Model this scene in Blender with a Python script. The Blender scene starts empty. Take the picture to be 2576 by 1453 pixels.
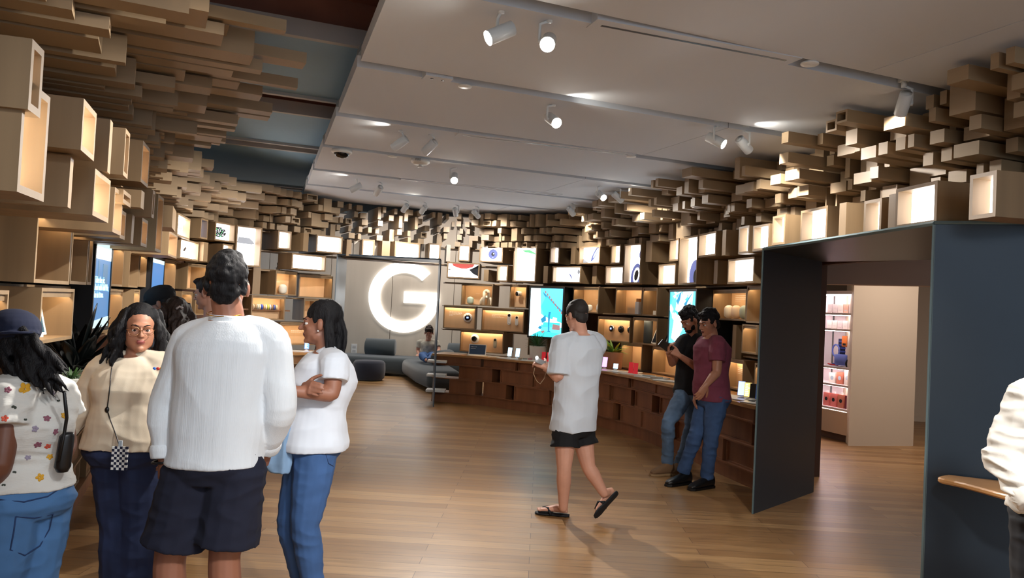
import bpy, math, random
import numpy as np
from mathutils import Vector, Matrix, noise
S = bpy.context.scene
COL = S.collection
PI = math.pi
# ------------------------------------------------------------------ camera
F = 1900.0; CX, CY = 1288.0, 726.5; EYE = 1.66
ph = math.radians(2.8); th = math.atan(49.5/F)
fw = Vector((0, math.cos(th), math.sin(th)))
r0 = Vector((1, 0, 0)); u0 = r0.cross(fw)
RV = (r0*math.cos(ph)+u0*math.sin(ph)); UV = (u0*math.cos(ph)-r0*math.sin(ph))
cd = bpy.data.cameras.new('camera'); cam = bpy.data.objects.new('camera', cd); COL.objects.link(cam)
cd.sensor_width = 36; cd.lens = 36*F/2576; cd.clip_end = 100
M = Matrix.Identity(4)
for i in range(3):
    M[i][0] = RV[i]; M[i][1] = UV[i]; M[i][2] = -fw[i]
M[2][3] = EYE; cam.matrix_world = M
S.camera = cam
# ------------------------------------------------------------------ world, big lights, exposure
S.view_settings.view_transform = 'Standard'; S.view_settings.look = 'None'
S.view_settings.gamma = 1; S.view_settings.use_curve_mapping = False
S.view_settings.exposure = 0.85
wd = bpy.data.worlds.new('world'); S.world = wd; wd.use_nodes = True
bg = wd.node_tree.nodes['Background']; bg.inputs[0].default_value = (0.76, 0.88, 1.0, 1); bg.inputs[1].default_value = 0.8
def area(name, loc, size, energy, col, aim=(0, 0, -1), sy=None):
    l = bpy.data.lights.new(name, 'AREA'); l.shape = 'RECTANGLE'; l.size = size; l.size_y = sy or size
    l.energy = energy; l.color = col
    o = bpy.data.objects.new(name, l); COL.objects.link(o); o.location = loc
    o.rotation_euler = Vector(aim).to_track_quat('-Z', 'Y').to_euler(); return o
# lamps the photo does not show but whose light it does: lounge ceiling, shop behind the portal, hall lamp behind the camera
area('lounge_ceiling_lamp', (-1.5, 16.4, 3.9), 3.0, 55, (1.0, 0.93, 0.85), sy=1.2)
area('lounge_wall_washer', (-2.2, 17.0, 3.9), 5.0, 22, (1.0, 0.93, 0.86), aim=(0, .7, -1), sy=.4)
area('shop_ceiling_lamp', (5.6, 9.3, 2.9), 1.5, 28, (1.0, 0.86, 0.78))
area('hall_ceiling_lamp', (0.6, -0.8, 3.2), 2.0, 22, (0.92, 0.96, 1.0), aim=(0, .2, -1))
def added_hall_spot(loc, at, e, cone, col=(.95, .98, 1.0)):
    l = bpy.data.lights.new('added_hall_spot', 'SPOT'); l.energy = e; l.spot_size = math.radians(cone); l.spot_blend = .7; l.shadow_soft_size = .12; l.color = col
    o = bpy.data.objects.new('added_hall_spot', l); COL.objects.link(o); o.location = loc; o.rotation_euler = (Vector(at)-Vector(loc)).to_track_quat('-Z', 'Y').to_euler()
# unseen spots added behind the camera to light the people and floor
added_hall_spot((1.0, 0.4, 3.25), (-.75, 3.6, 1.1), 135, 44); added_hall_spot((.2, .2, 3.25), (-1.6, 3.2, .9), 38, 38); added_hall_spot((1.6, .8, 3.25), (.6, 4.6, 0), 300, 66, (1, .95, .88)); added_hall_spot((1.4, 1.0, 3.25), (2.1, 3.0, 1.2), 50, 40)

# ------------------------------------------------------------------ projection helpers (pixel + true depth -> place)
def ray(px, py): return fw + RV*((px-CX)/F) + UV*((CY-py)/F)
def W(px, py, D):
    d = ray(px, py); t = D/d.y
    return Vector((d.x*t, D, EYE+d.z*t))
def G(px, py, z=0.0):
    d = ray(px, py); t = (z-EYE)/d.z
    return Vector((d.x*t, d.y*t, z))
def proj(p):
    q = Vector(p)-Vector((0, 0, EYE)); w = q.dot(fw)
    if w < .05: return None
    return (CX+F*q.dot(RV)/w, CY-F*q.dot(UV)/w, w)

# ------------------------------------------------------------------ mesh helpers
class MB:
    def __init__(s): s.v = []; s.f = []; s.m = []; s.sm = []
    def add(s, vs, fs, m=0, smooth=False):
        b = len(s.v); s.v += [tuple(v) for v in vs]; s.f += [tuple(b+i for i in f) for f in fs]
        s.m += [m]*len(fs); s.sm += [smooth]*len(fs); return s
    def box(s, x0, y0, z0, x1, y1, z1, m=0, bev=0):
        if x0 > x1: x0, x1 = x1, x0
        if y0 > y1: y0, y1 = y1, y0
        if z0 > z1: z0, z1 = z1, z0
        return s.prism([(x0, y0), (x1, y0), (x1, y1), (x0, y1)], z0, z1, m, bev)
    def prism(s, poly, z0, z1, m=0, bev=0):
        n = len(poly)
        a = sum(poly[i][0]*poly[(i+1) % n][1]-poly[(i+1) % n][0]*poly[i][1] for i in range(n))
        if a < 0: poly = poly[::-1]
        if bev:
            c = (sum(p[0] for p in poly)/n, sum(p[1] for p in poly)/n)
            def ins(p):
                d = math.hypot(p[0]-c[0], p[1]-c[1]) or 1
                return (p[0]-(p[0]-c[0])/d*bev*1.2, p[1]-(p[1]-c[1])/d*bev*1.2)
            q = [ins(p) for p in poly]
            rings = [(q, z0), (poly, z0+bev), (poly, z1-bev), (q, z1)]
        else: rings = [(poly, z0), (poly, z1)]
        vs = []; fs = []
        for P, z in rings: vs += [(p[0], p[1], z) for p in P]
        for k in range(len(rings)-1):
            for i in range(n):
                j = (i+1) % n; fs.append((k*n+i, k*n+j, (k+1)*n+j, (k+1)*n+i))
        fs.append(tuple(range(n))[::-1]); fs.append(tuple((len(rings)-1)*n+i for i in range(n)))
        return s.add(vs, fs, m)
    def xz(s, poly, y0, y1, m=0):     # polygon in the x/z plane, thickness along y
        n = len(poly)
        a = sum(poly[i][0]*poly[(i+1) % n][1]-poly[(i+1) % n][0]*poly[i][1] for i in range(n))
        if a < 0: poly = poly[::-1]
        vs = [(p[0], y0, p[1]) for p in poly]+[(p[0], y1, p[1]) for p in poly]
        fs = [tuple(range(n)), tuple(range(2*n-1, n-1, -1))]
        for i in range(n):
            j = (i+1) % n; fs.append((i, n+i, n+j, j))
        return s.add(vs, fs, m)
    def tube(s, pts, rads, n=10, m=0, caps=True, up=None, smooth=True):
        pts = [Vector(p) for p in pts]; vs = []; fs = []
        if not hasattr(rads, '__len__'): rads = [rads]*len(pts)
        t0 = (pts[1]-pts[0]).normalized()
        a = Vector(up) if up else (Vector((0, 0, 1)) if abs(t0.z) < .9 else Vector((0, 1, 0)))
        a = (a-t0*a.dot(t0)).normalized()
        for i, p in enumerate(pts):
            t = ((pts[min(i+1, len(pts)-1)]-pts[max(i-1, 0)])).normalized()
            a = (a-t*a.dot(t)).normalized(); b = t.cross(a)
            ra, rb = rads[i] if hasattr(rads[i], '__len__') else (rads[i], rads[i])
            for k in range(n):
                c = 2*PI*k/n; vs.append(p+a*(ra*math.cos(c))+b*(rb*math.sin(c)))
        for i in range(len(pts)-1):
            for k in range(n):
                l = (k+1) % n; fs.append((i*n+k, i*n+l, (i+1)*n+l, (i+1)*n+k))
        if caps:
            fs.append(tuple(range(n))[::-1]); fs.append(tuple((len(pts)-1)*n+k for k in range(n)))
        return s.add(vs, fs, m, smooth)
    def lathe(s, prof, c=(0, 0, 0), n=20, m=0, axis='z', smooth=True):
        vs = []; fs = []
        for r, h in prof:
            for k in range(n):
                a = 2*PI*k/n; x, y = r*math.cos(a), r*math.sin(a)
                vs.append((c[0]+x, c[1]+y, c[2]+h) if axis == 'z' else (c[0]+x, c[1]-h, c[2]+y) if axis == 'y' else (c[0]+h, c[1]+x, c[2]+y))
        for i in range(len(prof)-1):
            for k in range(n):
                l = (k+1) % n; fs.append((i*n+k, i*n+l, (i+1)*n+l, (i+1)*n+k))
        fs.append(tuple(range(n))[::-1]); fs.append(tuple((len(prof)-1)*n+k for k in range(n)))
        return s.add(vs, fs, m, smooth)
    def ell(s, c, r, m=0, n=14, rot=None):
        c = Vector(c); vs = []; fs = []; k2 = n//2
        for i in range(k2+1):
            t = PI*i/k2
            for k in range(n):
                a = 2*PI*k/n; v = Vector((r[0]*math.sin(t)*math.cos(a), r[1]*math.sin(t)*math.sin(a), r[2]*math.cos(t)))
                if rot: v = rot @ v
                vs.append(c+v)
        for i in range(k2):
            for k in range(n):
                l = (k+1) % n; fs.append((i*n+k, (i+1)*n+k, (i+1)*n+l, i*n+l))
        return s.add(vs, fs, m, True)
    def xf(s, Mx, start=0):
        s.v[start:] = [tuple(Mx @ Vector(v)) for v in s.v[start:]]; return s
    def build(s, name, mats, parent=None):
        me = bpy.data.meshes.new(name); me.from_pydata(s.v, [], s.f)
        if not isinstance(mats, (list, tuple)): mats = [mats]
        for m in mats: me.materials.append(m)
        me.polygons.foreach_set('material_index', [min(x, len(mats)-1) for x in s.m])
        me.polygons.foreach_set('use_smooth', s.sm); me.update()
        o = bpy.data.objects.new(name, me); COL.objects.link(o)
        if parent: o.parent = parent
        return o
def tag(o, label=None, cat=None, group=None, kind=None):
    if label: o['label'] = label
    if cat: o['category'] = cat
    if group: o['group'] = group
    if kind: o['kind'] = kind
    return o
def nth(k): return '%d%s' % (k, 'th' if 10 <= k % 100 <= 20 else {1: 'st', 2: 'nd', 3: 'rd'}.get(k % 10, 'th'))
def empty(name, loc, rz=0, label=None, cat=None, group=None):
    o = bpy.data.objects.new(name, None); COL.objects.link(o); o.location = loc; o.rotation_euler = (0, 0, rz)
    o.empty_display_size = .1
    return tag(o, label, cat, group)
def struct(mb, name, mats): return tag(mb.build(name, mats), kind='structure')

# ------------------------------------------------------------------ materials
def srgb(c): return tuple(((x/255)/12.92 if x/255 <= .04045 else ((x/255+.055)/1.055)**2.4) for x in c)+(1,)
MATS = {}
def mat(name, col, rough=.6, metal=0, spec=.5, bump=None, var=None, emit=None, alpha=None, trans=0, sheen=0, coat=0):
    if name in MATS: return MATS[name]
    m = bpy.data.materials.new(name); m.use_nodes = True; nt = m.node_tree; b = nt.nodes['Principled BSDF']
    col = srgb(col) if max(col) > 1.01 else tuple(col)+(1,)*(4-len(col))
    b.inputs['Base Color'].default_value = col; b.inputs['Roughness'].default_value = rough
    b.inputs['Metallic'].default_value = metal; b.inputs['Specular IOR Level'].default_value = spec
    if trans: b.inputs['Transmission Weight'].default_value = trans
    if sheen: b.inputs['Sheen Weight'].default_value = sheen
    if coat: b.inputs['Coat Weight'].default_value = coat
    tc = nt.nodes.new('ShaderNodeTexCoord')
    def noi(scale, stretch=(1, 1, 1), detail=4):
        mp = nt.nodes.new('ShaderNodeMapping'); mp.inputs['Scale'].default_value = stretch
        nt.links.new(tc.outputs['Object'], mp.inputs['Vector'])
        n = nt.nodes.new('ShaderNodeTexNoise'); n.inputs['Scale'].default_value = scale; n.inputs['Detail'].default_value = detail
        nt.links.new(mp.outputs[0], n.inputs['Vector']); return n
    if var:   # (scale, stretch, amount)
        n = noi(var[0], var[1]); mr = nt.nodes.new('ShaderNodeMapRange')
        mr.inputs[1].default_value = .3; mr.inputs[2].default_value = .7
        mr.inputs[3].default_value = 1-var[2]; mr.inputs[4].default_value = 1+var[2]
        nt.links.new(n.outputs[0], mr.inputs[0])
        mx = nt.nodes.new('ShaderNodeVectorMath'); mx.operation = 'SCALE'; mx.inputs[0].default_value = col[:3]
        nt.links.new(mr.outputs[0], mx.inputs['Scale']); nt.links.new(mx.outputs[0], b.inputs['Base Color'])
    if bump:  # (scale, stretch, strength, distance)
        n = noi(bump[0], bump[1]); bp = nt.nodes.new('ShaderNodeBump'); bp.inputs['Strength'].default_value = bump[2]
        bp.inputs['Distance'].default_value = bump[3] if len(bump) > 3 else .005
        nt.links.new(n.outputs[0], bp.inputs['Height']); nt.links.new(bp.outputs[0], b.inputs['Normal'])
    if emit:
        ec, es = emit; b.inputs['Emission Color'].default_value = srgb(ec) if max(ec) > 1.01 else tuple(ec)+(1,)
        b.inputs['Emission Strength'].default_value = es
    MATS[name] = m; return m
one = (1, 1, 1)
OAK = mat('oak_veneer', (146, 120, 88), .5, var=(9, (1, 1, .06), .16), bump=(90, (1, 1, .08), .12, .001))
OAKH = mat('oak_veneer_lying', (146, 124, 96), .5, var=(7, (.08, .08, 1), .16), bump=(80, (.1, .1, 1), .12, .001))
OAKD = mat('brown_oak', (128, 90, 60), .5, var=(8, (1, 1, .08), .18))
OAKP = mat('niche_panel', (206, 170, 130), .6, var=(8, (1, 1, .1), .06))
OAKC = mat('counter_oak', (186, 138, 88), .32, var=(6, (.1, 1, 1), .12))
DARKOAK = mat('dark_oak_counter', (138, 88, 56), .5, var=(8, (1, 1, .1), .2))
WHITE = mat('white_plastic', (225, 225, 222), .4)
WMETAL = mat('white_enamel', (215, 220, 222), .35)
BLACK = mat('black_plastic', (14, 14, 16), .35)
BLACKM = mat('black_matte', (12, 14, 20), .7)
STEEL = mat('dark_blued_steel', (44, 56, 68), .38, metal=.35, var=(1.3, one, .1), bump=(300, one, .05, .001))
STEELE = mat('steel_edge', (110, 132, 138), .4, metal=.3)
LED = mat('warm_led', (255, 220, 170), .5, emit=((1.0, .76, .48), 15))
SCREEN = mat('lit_white_screen', (240, 240, 240), .4, emit=((.97, .98, 1.0), 3.6))
SCREENW = mat('lit_warm_screen', (240, 240, 230), .4, emit=((1.0, .97, .86), 3.6))
SCREENB = mat('lit_blue_screen', (120, 150, 240), .4, emit=((.25, .42, 1.0), 2.0))
INK = mat('screen_black', (22, 26, 34), .4)
INKB = mat('screen_navy', (58, 66, 110), .4, emit=((.10, .12, .30), .8))
INKG = mat('screen_grey', (120, 125, 135), .4, emit=((.3, .32, .36), .6))
INKR = mat('screen_red', (190, 60, 60), .4, emit=((.6, .12, .1), .7))
INKGR = mat('screen_green', (90, 180, 110), .4, emit=((.15, .6, .25), .8))
TXT = mat('white_lettering', (235, 230, 220), .6)
GREY = mat('grey_plastic', (120, 120, 120), .5)
# ------------------------------------------------------------------ floor, ceilings, outer walls
def floor_mat():
    m = bpy.data.materials.new('oak_plank_floor'); m.use_nodes = True; nt = m.node_tree; b = nt.nodes['Principled BSDF']
    tc = nt.nodes.new('ShaderNodeTexCoord'); mp = nt.nodes.new('ShaderNodeMapping'); mp.inputs['Rotation'].default_value = (0, 0, .04)
    nt.links.new(tc.outputs['Object'], mp.inputs[0])
    br = nt.nodes.new('ShaderNodeTexBrick'); br.offset = .37; br.offset_frequency = 2
    br.inputs['Color1'].default_value = srgb((180, 142, 96)); br.inputs['Color2'].default_value = srgb((146, 108, 67))
    br.inputs['Mortar'].default_value = srgb((92, 60, 34)); br.inputs['Scale'].default_value = 1
    br.inputs['Mortar Size'].default_value = .0022; br.inputs['Mortar Smooth'].default_value = .3; br.inputs['Bias'].default_value = .1
    br.inputs['Brick Width'].default_value = 1.9; br.inputs['Row Height'].default_value = .135
    nt.links.new(mp.outputs[0], br.inputs[0])
    m2 = nt.nodes.new('ShaderNodeMapping'); m2.inputs['Scale'].default_value = (1.2, 14, 1); nt.links.new(tc.outputs['Object'], m2.inputs[0])
    n = nt.nodes.new('ShaderNodeTexNoise'); n.inputs['Scale'].default_value = 2.2; n.inputs['Detail'].default_value = 6; n.inputs['Distortion'].default_value = .6
    nt.links.new(m2.outputs[0], n.inputs[0])
    mr = nt.nodes.new('ShaderNodeMapRange'); mr.inputs[1].default_value = .3; mr.inputs[2].default_value = .7; mr.inputs[3].default_value = .78; mr.inputs[4].default_value = 1.14
    nt.links.new(n.outputs[0], mr.inputs[0])
    n3 = nt.nodes.new('ShaderNodeTexNoise'); n3.inputs['Scale'].default_value = 1.1
    m3 = nt.nodes.new('ShaderNodeMapping'); m3.inputs['Scale'].default_value = (1, 2.4, 1); nt.links.new(tc.outputs['Object'], m3.inputs[0]); nt.links.new(m3.outputs[0], n3.inputs[0])
    v1 = nt.nodes.new('ShaderNodeTexVoronoi'); v1.inputs['Scale'].default_value = 1.5; m4 = nt.nodes.new('ShaderNodeMapping'); m4.inputs['Scale'].default_value = (.8, 2.2, 1)
    nt.links.new(tc.outputs['Object'], m4.inputs[0]); nt.links.new(m4.outputs[0], v1.inputs[0])
    kn = nt.nodes.new('ShaderNodeMapRange'); kn.inputs[1].default_value = .02; kn.inputs[2].default_value = .05; kn.inputs[3].default_value = .45; kn.inputs[4].default_value = 1
    nt.links.new(v1.outputs['Distance'], kn.inputs[0])
    mu = nt.nodes.new('ShaderNodeMath'); mu.operation = 'MULTIPLY'; nt.links.new(mr.outputs[0], mu.inputs[0]); nt.links.new(kn.outputs[0], mu.inputs[1])
    vm = nt.nodes.new('ShaderNodeVectorMath'); vm.operation = 'SCALE'; nt.links.new(br.outputs['Color'], vm.inputs[0]); nt.links.new(mu.outputs[0], vm.inputs['Scale'])
    nt.links.new(vm.outputs[0], b.inputs['Base Color'])
    rr = nt.nodes.new('ShaderNodeMapRange'); rr.inputs[3].default_value = .24; rr.inputs[4].default_value = .46; nt.links.new(n.outputs[0], rr.inputs[0]); nt.links.new(rr.outputs[0], b.inputs['Roughness'])
    bp = nt.nodes.new('ShaderNodeBump'); bp.inputs['Strength'].default_value = .25; bp.inputs['Distance'].default_value = .003
    nt.links.new(br.outputs['Fac'], bp.inputs['Height']); bp.invert = True; nt.links.new(bp.outputs[0], b.inputs['Normal'])
    return m
mb = MB(); mb.box(-9, -4, -.1, 10, 19, 0); struct(mb, 'floor', floor_mat())
DECK = mat('brown_deck', (150, 102, 84), .7, var=(3, (1, .1, 1), .2))
mb = MB(); mb.box(-9, -4, 3.95, 10, 19, 4.4); struct(mb, 'ceiling', DECK)
DUSK = mat('outer_wall_paint', (70, 84, 98), .8)
mb = MB(); mb.box(-6.6, -1, 0, -6.5, 14, 4.25); struct(mb, 'wall_left', DUSK)
mb = MB(); mb.box(-9, -2.7, 0, -.3, -2.6, 3.95); struct(mb, 'wall_light_block', mat('light_block_oak', (120, 104, 86), .7))  # unseen wall added behind the camera to keep light off the left boxes
mb = MB(); mb.box(9.0, -1, 0, 9.1, 19, 4.25); struct(mb, 'wall_right', mat('shop_paint', (205, 190, 175), .8))
def gwall_mat():
    m = mat('pale_panel_veneer', (196, 186, 172), .6, var=(5, (1, 1, .04), .05)); return m
GW = gwall_mat()
YG = 18.3
mb = MB()
x = -8.9
while x < 9.5:
    mb.box(x+.006, YG, 0, x+1.494, YG+.05, 4.25); x += 1.5
mb.box(-9, YG+.05, 0, 10, YG+.1, 4.25, 1)
struct(mb, 'wall_back', [GW, mat('panel_joint', (120, 108, 95), .8)])

# blue painted beams under the deck, running parallel to the ceiling seams
BLUE = mat('beam_blue_paint', (128, 164, 190), .6, var=(.8, one, .08))
TRIMW = mat('beam_flange', (176, 176, 176), .6)
HC = 1.62; ZC = EYE+HC          # underside of the hung ceiling
sd = Vector((math.cos(math.radians(22)), math.sin(math.radians(22)))); sn = Vector((-sd.y, sd.x))
def sp(a, b): p = sd*a+sn*b; return (p.x, p.y)
for k, (b0, b1) in enumerate([(0.6, 3.9), (5.8, 7.5), (8.25, 9.95), (10.35, 13.7), (14.0, 17)]):
    mb = MB(); mb.prism([sp(-7, b0), sp(3.2, b0), sp(3.2, b1), sp(-7, b1)], 3.62, 3.655, 0); mb.prism([sp(-7, b0+.02), sp(3.2, b0+.02), sp(3.2, b1-.02), sp(-7, b1-.02)], 3.655, 4.0, 2)
    for e0, e1 in ((b0-.06, b0), (b1, b1+.06)): mb.prism([sp(-7, e0), sp(3.2, e0), sp(3.2, e1), sp(-7, e1)], 3.59, 3.72, 1)
    o = mb.build('trim_%d' % (k+1), [BLUE, TRIMW, DECK]); o['kind'] = 'structure'

# hung ceiling of flat panels with slots between
CEIL = mat('ceiling_panel_paint', (206, 212, 221), .85, bump=(400, one, .05, .001))
SLOT = mat('slot_paint', (128, 140, 150), .8)
def edge_pt(Dh): # left edge of the hung ceiling, in plan, at D/h
    t = (Dh-2.5)/(7.6-2.5); return Vector(((-.445+t*(-2.15+.445))*HC, Dh*HC))
edges = [.6, 1.45, 2.30, 3.17, 4.05, 4.90, 5.81, 6.60, 7.54]
def ab(p): return p.dot(sd), p.dot(sn)
seamb = []
for i in range(len(edges)-1):
    A = edge_pt(edges[i]); B = edge_pt(edges[i+1])
    a0, b0 = ab(A); a1, b1 = ab(B); seamb.append(b1)
    gap = .07; off = .04
    L0 = sp(a0-off, b0+gap); L1 = sp(a1-off, b1-gap)
    if i == len(edges)-2: gap2 = 0
    segs = [(0, 3.1), (3.1, 6.2), (6.2, 12)] if i % 2 else [(0, 4.6), (4.6, 12)]
    mb = MB()
    for s0, s1 in segs:
        if s0 == 0: poly = [L0, sp(a0+s1-.004, b0+gap), sp(a0+s1-.004, b1-gap), L1]
        else: poly = [sp(a0+s0+.004, b0+gap), sp(a0+s1-.004, b0+gap), sp(a0+s1-.004, b1-gap), sp(a0+s0+.004, b1-gap)]
        mb.prism(poly, ZC, ZC+.10)
    o = mb.build('ceiling_panel', CEIL); o['kind'] = 'structure'; o.name = 'trim_%d' % (20+i)
    mb = MB(); mb.prism([sp(a1-off, b1-gap-.02), sp(a1+12, b1-gap-.02), sp(a1+12, b1+gap+.02), sp(a1-off, b1+gap+.02)], ZC+.08, ZC+.12)
    o = mb.build('slot', SLOT); o['kind'] = 'structure'; o.name = 'trim_%d' % (40+i)
# curved fascia over the far canopy (beige lit strip of the lounge header)
mb = MB(); mb.box(-6.4, 14.2, 3.35, 9, 14.35, 4.25); o = struct(mb, 'trim_60', mat('header_paint', (96, 110, 122), .8))

# ------------------------------------------------------------------ plan curve of the display wall (inward normal to the right hand of travel)
def pd(px, D, py=None):
    w = W(px, 776+.049*(px-1288) if py is None else py, D); return Vector((w.x, w.y))
ctrl = [Vector((-1.9, 1.6)), Vector((-2.25, 3.0)), pd(95, 4.25), pd(180, 5.05), pd(221, 5.7), pd(283, 7.1), pd(326, 8.2), pd(380, 9.3), pd(425, 10.1), pd(500, 10.95),
        pd(600, 11.55), pd(694, 11.9), pd(760, 12.3), pd(850, 12.65), pd(950, 12.9), pd(1080, 13.3), pd(1200, 13.35), pd(1320, 13.0), pd(1420, 12.6), pd(1500, 12.15), pd(1585, 11.5),
        pd(1700, 10.6), pd(1790, 9.65), pd(1850, 9.05), pd(1930, 8.3), Vector((3.08, 7.1)), Vector((3.28, 6.0)), Vector((3.46, 5.0)), Vector((3.64, 4.0)), Vector((3.82, 3.0)), Vector((4.05, 1.6))]
def catmull(P, n=10):
    out = []
    for i in range(len(P)-1):
        p0 = P[max(i-1, 0)]; p1 = P[i]; p2 = P[i+1]; p3 = P[min(i+2, len(P)-1)]
        for k in range(n):
            t = k/n; out.append(.5*((2*p1)+(-p0+p2)*t+(2*p0-5*p1+4*p2-p3)*t*t+(-p0+3*p1-3*p2+p3)*t**3))
    out.append(P[-1].copy()); return out
CV = catmull(ctrl, 10)
CVN = []
for i in range(len(CV)):
    a = CV[max(i-8, 0)]; b = CV[min(i+8, len(CV)-1)]; t = (b-a).normalized(); CVN.append(Vector((t.y, -t.x)))
def off(p): return [CV[i]+CVN[i]*p for i in range(len(CV))]
def hit(px, py, poly):          # plan ray through a pixel against a polyline -> (point, index)
    d = ray(px, py); d = Vector((d.x, d.y)).normalized(); best = None
    for i in range(len(poly)-1):
        a = poly[i]; e = poly[i+1]-a; den = d.x*e.y-d.y*e.x
        if abs(den) < 1e-9: continue
        t = (a.x*e.y-a.y*e.x)/den; u = (a.x*d.y-a.y*d.x)/den
        if -1e-6 <= u <= 1.000001 and t > .5 and (best is None or t > best[0]): best = (t, i+u)
    if best is None: return None
    return d*best[0], best[1]
def zat(px, py, p2):            # height of the ray through a pixel above plan point p2
    d = ray(px, py); return EYE+d.z*(p2.y/d.y)
# arc-length table
CS = [0.0]
for i in range(1, len(CV)): CS.append(CS[-1]+(CV[i]-CV[i-1]).length)
def at_s(s):
    for i in range(1, len(CS)):
        if CS[i] >= s: break
    u = (s-CS[i-1])/(CS[i]-CS[i-1]); return CV[i-1].lerp(CV[i], u), CVN[i-1].lerp(CVN[i], u).normalized(), i-1+u
def s_of(idx): i = int(idx); return CS[min(i, len(CS)-2)]+(idx-i)*(CS[min(i+1, len(CS)-1)]-CS[min(i, len(CS)-2)])
def s_px(px, py=700): return s_of(hit(px, py, CV)[1])
def band(s0, s1, p0, p1, z0, z1, step=.15, m=0, mb=None):   # solid strip that follows the curve
    mb = mb or MB(); n = max(2, int((s1-s0)/step)); A = []; B = []
    for k in range(n+1):
        c, nn, _ = at_s(s0+(s1-s0)*k/n); A.append(c+nn*p1); B.append(c+nn*p0)
    for k in range(n): mb.prism([tuple(A[k]), tuple(A[k+1]), tuple(B[k+1]), tuple(B[k])], z0, z1, m)
    return mb
sA = s_px(655); sB = s_px(843); sC = s_px(1112); sD = s_px(1335); sE = s_px(1955)
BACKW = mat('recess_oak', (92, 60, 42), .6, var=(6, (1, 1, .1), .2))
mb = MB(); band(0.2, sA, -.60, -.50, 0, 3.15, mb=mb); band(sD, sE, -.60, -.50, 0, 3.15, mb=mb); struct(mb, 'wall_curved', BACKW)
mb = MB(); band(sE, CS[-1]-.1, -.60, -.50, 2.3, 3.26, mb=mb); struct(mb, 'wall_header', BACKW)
# thin shelf boards between the rows
mb = MB()
for z in (1.225, 1.645, 2.06):
    for a, b in ((.3, sB-.06), (sC+.06, sE-.05)): band(a, b, -.48, -.04, z, z+.018, mb=mb)
band(.3, CS[-1]-.2, -.48, -.06, 2.375, 2.39, mb=mb); band(.3, CS[-1]-.2, -.48, -.02, 2.67, 2.685, mb=mb)
struct(mb, 'trim_61', OAK)
# ------------------------------------------------------------------ boxes of the display wall
def place(px0, px1, edge, yt, yb, p):
    pl = off(p); ym = (yt+yb)/2
    a = hit(px0, ym, pl); b = hit(px1, ym, pl)
    if a is None or b is None: print('MISS', px0, px1, p); return None
    A, B = a[0], b[0]
    if edge == 'l' and px0 < 400:      # the left wall runs almost along the line of sight
        DB = A.y*(1+(px1-px0)*min(.0031, .0016+max(0, px0-90)*.0000075)); w_ = W(px1, ym, DB); B = Vector((w_.x, w_.y))
    E = A if edge == 'l' else B; pe = px0 if edge == 'l' else px1
    return A, B, zat(pe, yb, E), zat(pe, yt, E)
def shell(w, h, d, t, backd):
    mb = MB()
    mb.box(-w/2, 0, 0, w/2, d, t); mb.box(-w/2, 0, h-t, w/2, d, h)
    mb.box(-w/2, 0, t, -w/2+t, d, h-t); mb.box(w/2-t, 0, t, w/2, d, h-t)
    return mb
def text_mesh(name, body, size, m, parent=None, loc=(0, 0, 0), ext=.001, align='LEFT', rot=(PI/2, 0, 0)):
    c = bpy.data.curves.new(name, 'FONT'); c.body = body; c.size = size; c.extrude = ext; c.align_x = align; c.resolution_u = 2
    t = bpy.data.objects.new(name, c); COL.objects.link(t)
    dg = bpy.context.evaluated_depsgraph_get(); me = bpy.data.meshes.new_from_object(t.evaluated_get(dg))
    bpy.data.objects.remove(t); me.materials.clear(); me.materials.append(m)
    o = bpy.data.objects.new(name, me); COL.objects.link(o); o.location = loc; o.rotation_euler = rot
    if parent: o.parent = parent
    return o
def disc(cx, cz, rx, rz=None, n=28, a=0):
    rz = rz or rx; ca, sa = math.cos(a), math.sin(a)
    return [(cx+rx*math.cos(2*PI*k/n)*ca-rz*math.sin(2*PI*k/n)*sa, cz+rx*math.cos(2*PI*k/n)*sa+rz*math.sin(2*PI*k/n)*ca) for k in range(n)]
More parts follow.
